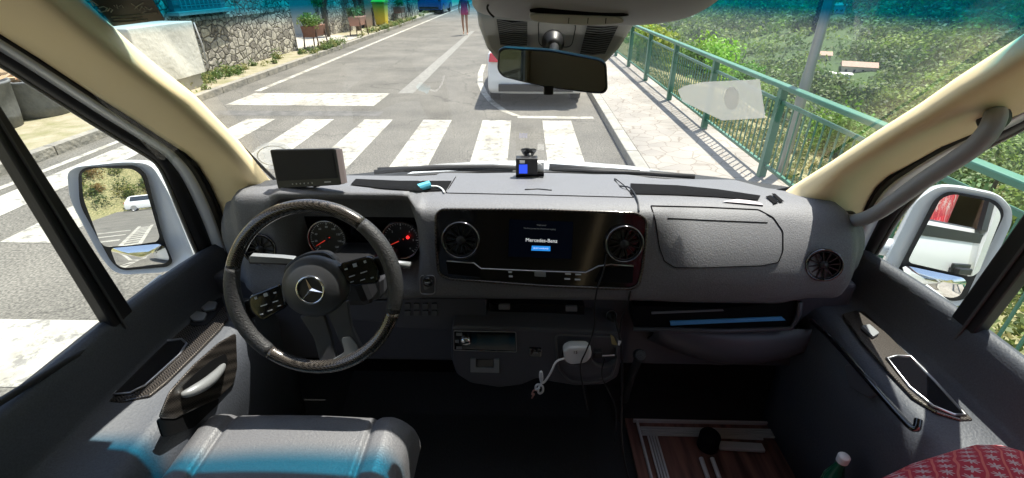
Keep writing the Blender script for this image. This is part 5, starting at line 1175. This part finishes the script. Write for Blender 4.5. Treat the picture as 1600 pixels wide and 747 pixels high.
tag(pf.build('folded_paper', mat('pinkish paper', (.55, .50, .52), .8), solid=.0008), 'small folded sheet of paper on the passenger end of the dashboard', 'paper')
cbk = smoothpl([on_dash(960, 281, .003)[0], P(966, 290, 'y', 1.25), P(972, 291, 'y', 1.2), on_dash(985, 297, .008)[0], on_dash(996, 315, .006)[0], on_dash(998, 332, .004)[0]], 2)
tag(mb().tube(cbk, .0022, 6).build('thin_cable', black, smooth=True), 'thin black cable running down over the dash top beside the centre panel', 'cable')
# papers in the shelf
tag(mb().prism(PX([(1047, 503), (1130, 500), (1222, 496), (1228, 501), (1130, 505), (1048, 509)], 'y', 1.02), (0, .10, .0)).build('blue_folder', mat('blue folder', (.10, .38, .75), .4, emit=None), bevel=.001), 'bright blue folder lying in the open shelf below the glovebox', 'folder')
tag(mb().prism(PX([(1018, 488), (1130, 484), (1131, 486), (1018, 491)], 'y', 1.022), (0, .08, .0)).build('leaflet', mat('grey paper', (.16, .17, .19), .6)), 'thin grey leaflet above the blue folder in the shelf', 'leaflet')
# adapter with white cable
ad = empty('charging_adapter', P(902, 556, 'y', .96), 'white charging adapter resting across the cup holders with a coiled white cable', 'adapter')
mb().prism(roundpoly(PX([(880, 549), (890, 543), (918, 543), (925, 550), (924, 560), (916, 568), (892, 571), (882, 565)], 'y', .955), .008, 3), (0, .03, .0)).build('body', white_pl, ad, bevel=.006)
text('15', .012, ad, black, frame(P(899, 551, 'y', .9535), (1, 0, 0), (0, .2, 1)))
mb().box(P(934, 552, 'y', .965), (.022, .02, .02)).build('plug', black, ad, bevel=.003)
mb().tube([P(940, 556, 'y', .965), P(960, 555, 'y', .97)], .002, 6).build('pin', satin, ad)
cw = smoothpl([P(882, 560, 'y', .955), P(868, 564, 'y', .94), P(862, 580, 'y', .93), P(852, 596, 'y', .925), P(846, 600, 'y', .925), P(843, 585, 'y', .92), P(846, 578, 'y', .92), P(848, 596, 'y', .918), P(840, 608, 'y', .915), P(842, 616, 'y', .915), P(849, 612, 'y', .915), P(848, 602, 'y', .918), P(838, 600, 'y', .92), P(836, 610, 'y', .915), P(843, 606, 'y', .91)], 2)
mb().tube(cw, .0030, 7).build('white_cable', white_pl, ad, smooth=True)
cr_ = smoothpl([P(842, 612, 'y', .915), P(834, 608, 'y', .915), P(830, 618, 'y', .912), P(836, 614, 'y', .91), P(831, 622, 'y', .91)], 2); mb().tube(cr_, .0022, 6).build('frayed_ends', mat('copper pink', (.45, .22, .18), .5), ad, smooth=True)
tag(mb().prism(roundpoly(PX([(954, 524), (959, 527), (965, 540), (956, 538)], 'y', .985), .002), (0, .004, 0)).build('paper_tag', mat('yellowish tag', (.40, .33, .15), .8)), 'small yellowish paper tag tucked beside the right cup holder', 'tag')
# black cables
def cable(pts, r, label, nm='black_cable', m=black): return tag(mb().tube(smoothpl([P(a, b, 'y', y) for a, b, y in pts], 3), r, 7).build(nm, m, smooth=True), label, 'cable', 'black cables hanging below the dash')
cable([(957, 488, 1.04), (960, 500, 1.0), (966, 515, .99), (972, 545, .97), (972, 620, .93), (970, 680, .93), (975, 720, .92), (985, 760, .88)], .0032, 'thick black cable hanging from the socket beside the passenger shelf to the floor')
cable([(948, 398, 1.0), (942, 430, .99), (934, 445, .98), (928, 480, .975), (930, 510, .97), (918, 545, .95), (905, 570, .945), (910, 600, .94), (918, 640, .94)], .0022, 'thin black cable looping from the centre panel over the white adapter')
cable([(985, 455, .99), (980, 480, .99), (972, 492, .99), (968, 520, .98)], .0022, 'short black cable at the right corner under the centre panel')
cable([(945, 560, .96), (938, 585, .95), (950, 610, .95), (965, 640, .95), (960, 690, .95)], .0020, 'thin black cable trailing from the right cup holder down to the floor')
so_ = empty('socket_plug', P(955, 490, 'y', 1.03), 'black plug in the socket to the right of the switch row', 'plug')
mb().lathe([(.012, 0), (.012, .012), (.008, .014), (.007, .03), (.004, .032)], P(955, 492, 'y', 1.055), (0, -1, .2), 16).build('body', black, so_, smooth=True)
mb().lathe([(.0135, 0), (.0155, .003), (.0135, .005)], P(955, 492, 'y', 1.056), (0, -1, .2), 20, cap=False).build('socket_rim', satin, so_, smooth=True)
mb().box(P(968, 536, 'y', .975), (.007, .003, .014)).build('white_label', white_pl, so_)
# gear lever
gv = empty('hand_lever', P(985, 590, 'y', 1.02), 'black lever with ribbed round knob to the right of the cup holders', 'lever')
mb().tube([P(975, 625, 'y', 1.06), P(985, 590, 'y', 1.03), P(997, 562, 'y', .99)], [.013, .012, .011], 10).build('rod', rubber, gv, smooth=True)
kc = P(1000, 555, 'y', .975); mb().lathe([(.012, -.02), (.0165, -.010), (.0165, .002), (.013, .006), (0, .007)], kc, (.1, -.75, .65), 28, cap=False).build('knob', black, gv, smooth=True)
kn = V((.1, -.75, .65)).normalized(); ku = kn.orthogonal().normalized(); kq = kn.cross(ku); b = mb()
for rr_, nn_ in ((.004, 6), (.008, 11), (.012, 16)):
    for k in range(nn_): a = 2*pi*k/nn_; b.lathe([(.0011, 0), (.0008, .0012), (0, .0015)], kc+kn*.0066+(ku*cos(a)+kq*sin(a))*rr_, kn, 6, cap=False)
b.build('knob_studs', mat('stud grey', (.25, .27, .30), .4), gv)
# pedals
for i, (a, b_) in enumerate(((560, 640), (622, 548), (722, 545))):
    if i == 0: continue
    p = mb().prism(roundpoly(PX([(a-22, b_-14), (a+22, b_-14), (a+20, b_+14), (a-20, b_+14)], 'y', 1.16), .006), (0, .012, .004)); tag(p.build('pedal', mat('pedal rubber', (.03, .03, .032), .6), bevel=.003), ['', 'wide brake pedal deep in the dark driver footwell', 'narrow accelerator pedal in the footwell left of the radio block'][i], 'pedal')
# floor mat
tag(mb().grid([[V((x, y, .735+(.05 if y > 1.2 else 0))) for x in (-.62, -.3, .05, .24)] for y in (.55, .8, 1.0, 1.15, 1.3)]).build('floor_mat', mat('mat rubber', (.016, .016, .017), .7, bump=(120, .8, .004)), solid=.006), 'black ribbed floor mat in the driver footwell', 'floor mat')
# step well with aluminium frame, wood floor
wf = mat('wood floor', (.10, .055, .045), .5, var=(6, (.06, .035, .03)))
_t = wf.node_tree; _w = nd(_t, 'ShaderNodeTexNoise'); _w.inputs['Scale'].default_value = 9; _mp = nd(_t, 'ShaderNodeMapping'); _mp.inputs['Scale'].default_value = (5, .5, 1); _g = nd(_t, 'ShaderNodeNewGeometry')
_r = nd(_t, 'ShaderNodeValToRGB'); _r.color_ramp.elements[0].color = (.08, .035, .03, 1); _r.color_ramp.elements[1].color = (.28, .13, .10, 1); _r.color_ramp.elements[0].position = .3; _r.color_ramp.elements[1].position = .7
_t.links.new(_g.outputs['Position'], _mp.inputs[0]); _t.links.new(_mp.outputs[0], _w.inputs[0]); _t.links.new(_w.outputs[0], _r.inputs[0]); _t.links.new(_r.outputs[0], B(wf).inputs['Base Color'])
fl = empty('floor_panel', (.6, 1.0, .74), 'wood effect floor panel with aluminium edging in the passenger footwell', 'floor panel')
mb().box((.62, .72, .738), (.52, .84, .012)).build('wood_board', wf, fl)
b = mb(); fx0, fy1 = .385, 1.125
b.box(((fx0+.9)/2, fy1, .750), (.9-fx0, .006, .012)).build('edge_rail', alu, fl)
for i in range(4): mb().box(((fx0+.9)/2+.008, fy1-.028-.009*i, .750), (.88-fx0, .0055, .006)).build('edge_rail', alu, fl)
mb().box((fx0+.012, .82, .750), (.006, .60, .012)).build('edge_rail', alu, fl)
for i in range(4): mb().box((fx0+.036+.009*i, .80, .750), (.0055, .56, .006)).build('edge_rail', alu, fl)
sr = empty('seat_rail', (.66, 1.02, .75), 'short aluminium seat rails with a round black end cap on the wood floor', 'seat rail')
mb().lathe([(.032, 0), (.032, .05), (.026, .058), (0, .058)], P(1105, 697, 'z', .745), (0, 0, 1), 24, cap=False).build('end_cap', blackm, sr, smooth=True)
a_ = P(1118, 683, 'z', .75); c_ = P(1192, 686, 'z', .75); mb().tube([a_, c_], .004).build('thin_rail', alu, sr)
a_ = P(1122, 698, 'z', .75); c_ = P(1192, 702, 'z', .75); mb().prism([a_+V((0, .014, 0)), c_+V((0, .014, 0)), c_-V((0, .014, 0)), a_-V((0, .014, 0))], (0, 0, .012)).build('cross_rail', alu, sr, bevel=.002)
a_ = P(1104, 716, 'z', .755); c_ = P(1125, 775, 'z', .755)
for k in (-.017, .017): mb().tube([a_+V((k, 0, 0)), c_+V((k, 0, 0))], .007, 8).build('long_rail', alu, sr)
# bottle
btc = P(1318, 716, 'x', .74)-V((0, 0, .085)); bot = empty('green_bottle', btc-V((0, 0, .12)), 'green plastic bottle with white cap in the lower right door pocket', 'bottle')
mb().lathe([(.022, -.15), (.024, -.05), (.022, .02), (.010, .062), (.010, .078)], btc, (0, 0, 1), 20).build('bottle_body', mat('green pet', (.01, .10, .055), .1, coat=1), bot, smooth=True)
mb().lathe([(.0125, .074), (.013, .090), (.011, .093), (0, .094)], btc, (0, 0, 1), 20, cap=False).build('cap', white_pl, bot, smooth=True)

# ---------------------------------------------------------------- seats
def cushion(x0, x1, y0, y1, z, bol, n=24, m=28, rnd=.05, h=.13, crown=.012):
    rows = []
    for j in range(m+1):
        v = j/m; row = []
        for i in range(n+1):
            u = i/n; x = x0+(x1-x0)*u; y = y0+(y1-y0)*v
            e = min(u, 1-u)*(x1-x0); f = (1-v)*0+ (y1-y)
            zz = z+crown*sin(pi*u)
            b = max(0, 1-abs(e-.05)/.05); zz += bol*b
            gr = math.exp(-((e-.082)/.006)**2); zz -= .010*gr
            if e < rnd: zz -= rnd-math.sqrt(max(0, rnd**2-(rnd-e)**2))
            if f < rnd*1.3: k = rnd*1.3; zz -= (k-math.sqrt(max(0, k**2-(k-f)**2)))
            row.append(V((x, y, zz)))
        rows.append([V((x0, row[0].y, z-h))]+row+[V((x1, row[0].y, z-h))])
    rows.append([V((p.x, y1, z-h)) for p in rows[-1]])
    return mb().grid(rows)
ds = empty('driver_seat', (-.44, .3, .73), 'grey leather driver seat, front of its cushion below the steering wheel', 'seat')
cushion(-.715, -.235, .02, .755, 1.216, .008, n=100).build('seat_cushion', leather, ds, smooth=True, sub=1)
for s, xx in ((-1, -.618), (1, -.317)): mb().tube([V((xx, .05, 1.213)), V((xx, .67, 1.213)), V((xx, .70, 1.203)), V((xx, .735, 1.165)), V((xx, .745, 1.10))], .0022, 6).build('seam', blackm, ds, smooth=True)
mb().box((-.45, .3, .93), (.42, .5, .34)).build('seat_base', black, ds, bevel=.02)
mb().prism([(-.685, -.16, 1.2), (-.215, -.16, 1.2), (-.25, -.34, 1.80), (-.65, -.34, 1.80)], (0, -.12, -.02)).build('backrest', leather, ds, bevel=.04)
redf = mat('red patterned fabric', (.45, .02, .035), .85)
def _red():
    t = redf.node_tree; L = t.links.new; g = nd(t, 'ShaderNodeTexCoord'); mp = nd(t, 'ShaderNodeMapping'); mp.inputs['Rotation'].default_value = (0, 0, .7); mp.inputs['Scale'].default_value = (44, 44, 44)
    nw = nd(t, 'ShaderNodeTexNoise'); nw.inputs['Scale'].default_value = 9; va = nd(t, 'ShaderNodeVectorMath', operation='MULTIPLY_ADD'); va.inputs[1].default_value = (.03, .03, .03); L(g.outputs['Object'], nw.inputs[0]); L(nw.outputs[1], va.inputs[0]); L(g.outputs['Object'], va.inputs[2]); L(va.outputs[0], mp.inputs[0])
    # diamond grid of small pale flowers on red
    fr = nd(t, 'ShaderNodeVectorMath', operation='FRACTION'); L(mp.outputs[0], fr.inputs[0])
    sb = nd(t, 'ShaderNodeVectorMath', operation='SUBTRACT'); sb.inputs[1].default_value = (.5, .5, .5); L(fr.outputs[0], sb.inputs[0])
    sp = nd(t, 'ShaderNodeSeparateXYZ'); L(sb.outputs[0], sp.inputs[0])
    at = nd(t, 'ShaderNodeMath', operation='ARCTAN2'); L(sp.outputs[0], at.inputs[0]); L(sp.outputs[1], at.inputs[1])
    mu = nd(t, 'ShaderNodeMath', operation='MULTIPLY'); mu.inputs[1].default_value = 8; L(at.outputs[0], mu.inputs[0])
    cs_ = nd(t, 'ShaderNodeMath', operation='COSINE'); L(mu.outputs[0], cs_.inputs[0])
    ma = nd(t, 'ShaderNodeMath', operation='MULTIPLY_ADD'); ma.inputs[1].default_value = .13; ma.inputs[2].default_value = .25; L(cs_.outputs[0], ma.inputs[0])
    cx = nd(t, 'ShaderNodeCombineXYZ'); L(sp.outputs[0], cx.inputs[0]); L(sp.outputs[1], cx.inputs[1])
    ln = nd(t, 'ShaderNodeVectorMath', operation='LENGTH'); L(cx.outputs[0], ln.inputs[0])
    lt = nd(t, 'ShaderNodeMath', operation='LESS_THAN'); L(ln.outputs['Value'], lt.inputs[0]); L(ma.outputs[0], lt.inputs[1])
    bx = nd(t, 'ShaderNodeMath', operation='ABSOLUTE'); L(sp.outputs[0], bx.inputs[0]); gt_ = nd(t, 'ShaderNodeMath', operation='GREATER_THAN'); gt_.inputs[1].default_value = .44; L(bx.outputs[0], gt_.inputs[0])
    m1 = nd(t, 'ShaderNodeMix', data_type='RGBA'); m1.inputs[6].default_value = (.42, .018, .04, 1); m1.inputs[7].default_value = (.60, .12, .10, 1); L(gt_.outputs[0], m1.inputs[0])
    m2 = nd(t, 'ShaderNodeMix', data_type='RGBA'); m2.inputs[7].default_value = (.52, .34, .34, 1); L(lt.outputs[0], m2.inputs[0]); L(m1.outputs[2], m2.inputs[6]); L(m2.outputs[2], B(redf).inputs['Base Color'])
_red()
ps = empty('passenger_seat', (.65, .1, .73), 'front passenger seat in red patterned fabric at the lower right corner', 'seat')
rows = []
c0 = V((.70, .30, 1.17)); 
for j in range(13):
    a = pi*j/12; row = []
    for i in range(25):
        b_ = 2*pi*i/24; cx_ = math.copysign(abs(cos(b_))**.6, cos(b_)); sx_ = math.copysign(abs(sin(b_))**.6, sin(b_)); s_ = sin(a)**.5
        row.append(V((c0.x+.225*cx_*s_-.02*sx_*s_, c0.y+.08*cx_*s_+.27*sx_*s_, c0.z+.27*math.copysign(abs(cos(a))**.8, cos(a)))))
    rows.append(row)
mb().grid(rows).build('seat_side', redf, ps, smooth=True)
mb().prism([(.48, .06, 1.2), (.92, .06, 1.2), (.90, -.12, 1.95), (.50, -.12, 1.95)], (0, -.12, -.02)).build('backrest', redf, ps, bevel=.05, bseg=4)
mb().box((.68, .1, .93), (.4, .5, .36)).build('seat_base', black, ps, bevel=.02)

# ---------------------------------------------------------------- overhead console and inner mirror
oc = empty('overhead_console', P(920, 10, 'y', .76), 'grey overhead console with reading lamps above the inner mirror', 'overhead console')
# lower housing with louvres, running up the windscreen
hb = [(775, 95), (800, 112), (930, 115), (950, 104), (985, 62), (990, 20), (740, 15), (746, 45)]
A_ = [P(a, b, 'y', .93) for a, b in [(742, 0), (747, 40), (760, 75), (778, 96), (805, 108), (862, 112), (925, 108), (948, 96), (968, 75), (990, 40), (998, 0)]]
cen = sum(A_, V())/len(A_)
def ring(pts, c, s, dy, dz=0): return [c+(p-c)*s+V((0, dy, dz)) for p in pts]
hbm = mb(); Rg = [ring(A_, cen, .93, -.012), ring(A_, cen, .98, -.006), ring(A_, cen, 1, .01), ring(A_, cen, 1, .06)]; m = len(A_)
hbm.add([p for r_ in Rg for p in r_], [(i*m+j, i*m+(j+1) % m, (i+1)*m+(j+1) % m, (i+1)*m+j) for i in range(3) for j in range(m)]+[tuple(range(m))])
hs = hbm.build('sensor_housing', headgrey, oc, bevel=.003)
YF = .9165
def louv(q, n):
    mb().prism(PX(q, 'y', YF-.0), (0, -.0015, 0)).build('louvre_panel', blackm, hs)
    L0, R0, R1, L1 = PX(q, 'y', YF-.004); b = mb()
    for i in range(n):
        t = (i+.5)/n; a = lerp(L0, L1, t); c = lerp(R0, R1, t); md = lerp(a, c, .5)+V((0, 0, -.003)); b.tube([a, md, c], .0013, 5)
    b.build('louvres', mat('louvre grey', (.10, .10, .10), .5), hs)
louv([(776, 30), (824, 34), (824, 72), (782, 70)], 13); louv([(918, 38), (968, 36), (945, 84), (906, 84)], 13)
mb().tube(roundpoly(PX([(841, 30), (901, 36), (893, 74), (842, 72)], 'y', YF-.001), .01), .0009, 5, closed=True).build('cover_seam', black, hs)
# upper console dome
prc = [(735, -30), (738, 8), (748, 22), (800, 30), (862, 36), (930, 41), (1000, 40), (1060, 33), (1098, 18), (1125, -6), (1135, -30)]
A_ = [P(a, b, 'y', .70) for a, b in prc]; A_ = [A_[0]]+smoothpl(A_[1:-1], 2)+[A_[-1]]
top = [V((p.x, .70, 2.16)) for p in A_]; m = len(A_); b = mb(); rws = []
for k in range(7):
    t = k/6; sc = sin(t*pi/2)**.6 if k else 0.0
    rws.append([V((lerp(V((VX+.09, 0, 0)), p, .86+.14*t).x, .56+.14*t**1.2, p.z+.050*(1-t)**1.3)) for p in A_])
rws.append([p+V((0, .10, .012)) for p in A_]); rws.append([p+V((0, .14, .06)) for p in A_])
rws = [[V((p.x, .50, 2.2)) for p in A_]]+rws
mb().grid(rws).build('console_shell', headgrey, oc, smooth=True)
lens = mb().prism(roundpoly(PX([(826, 26), (838, 21), (965, 26), (976, 33), (970, 37), (930, 40), (860, 37), (832, 33)], 'y', .628), .006), (0, .03, .004)).build('reading_lamp_lens', headgrey2, oc, bevel=.002)
mb().prism(roundpoly(PX([(824, 18), (840, 12), (960, 16), (985, 24), (975, 26), (840, 21)], 'y', .622), .006), (0, .03, .004)).build('lamp_recess', blackm, oc, bevel=.002)
for a in (889, 919, 947): mb().tube(PX([(a, 28), (a-1, 37)], 'y', .626), .0007, 4).build('switch_seam', black, oc)
ls_ = PX([(860, -12), (800, -8), (770, 0), (760, 10), (764, 20), (772, 27)], 'y', .64); mb().tube(smoothpl(ls_, 2), .0014, 5).build('console_seam', black, oc, smooth=True)
# inner mirror
ym = .80
mqd = [(778, 78), (786, 73), (860, 78), (938, 93), (948, 100), (950, 140), (944, 147), (930, 147), (855, 138), (785, 121), (776, 110)]
im = empty('inner_mirror', P(865, 70, 'y', .86), 'black framed inner rear view mirror hanging below the overhead console', 'mirror')
inc = ray(862, 110).normalized(); rf = V((-.20, -1, -.08)).normalized(); nm_ = (rf-inc).normalized(); cmm = P(862, 110, 'y', ym)
def onm(l, off=0):
    out = []
    for a, b in l:
        d = ray(a, b); o = V((0, 0, CH)); cc = cmm+nm_*off; out.append(o+d*((cc-o).dot(nm_)/d.dot(nm_)))
    return out
mb().prism(roundpoly(onm(mqd), .008, 3), -nm_*.028).build('mirror_casing', black, im, bevel=.004)
mi = [(862+(a-862)*.955, 110+(b-110)*.90) for a, b in mqd]
mb().prism(roundpoly(onm(mi, .0015), .008, 3), nm_*.0005).build('mirror_glass', mirror_dim, im)
mb().tube([P(864, 98, 'y', ym+.02), P(866, 74, 'y', .88)], .0085, 10).build('mirror_stalk', black, im, smooth=True)
mb().lathe([(.020, 0), (.020, .01), (.014, .02), (.012, .03)], P(864, 64, 'y', .915), (0, -1, -.25), 24).build('mirror_mount', black, im, smooth=True)
mb().box(onm([(857, 141)], .0)[0], (.016, .01, .014)).build('dimming_tab', black, im, bevel=.002)

# ---------------------------------------------------------------- grab handle
gh = empty('grab_handle', P(1450, 260, 'x', .84), 'grey grab handle on the right windscreen pillar', 'grab handle')
hp_ = [P(1318, 343, 'x', .86), P(1335, 346, 'x', .83), P(1365, 337, 'x', .81), P(1400, 313, 'x', .80), P(1440, 284, 'x', .80), P(1490, 252, 'x', .80), P(1525, 228, 'x', .80), P(1546, 205, 'x', .80), P(1555, 185, 'x', .81), P(1556, 178, 'x', .85)]
mb().tube(smoothpl(hp_, 2), .0165, 16).build('bar', mat('handle grey', (.26, .27, .29), .4), gh, smooth=True)
for a, b, x in ((1328, 343, .855), (1556, 184, .855)): mb().lathe([(.024, 0), (.024, .012), (.019, .018)], P(a, b, 'x', x+.012), (-1, -.3, 0), 24).build('mounting_collar', black, gh, smooth=True)
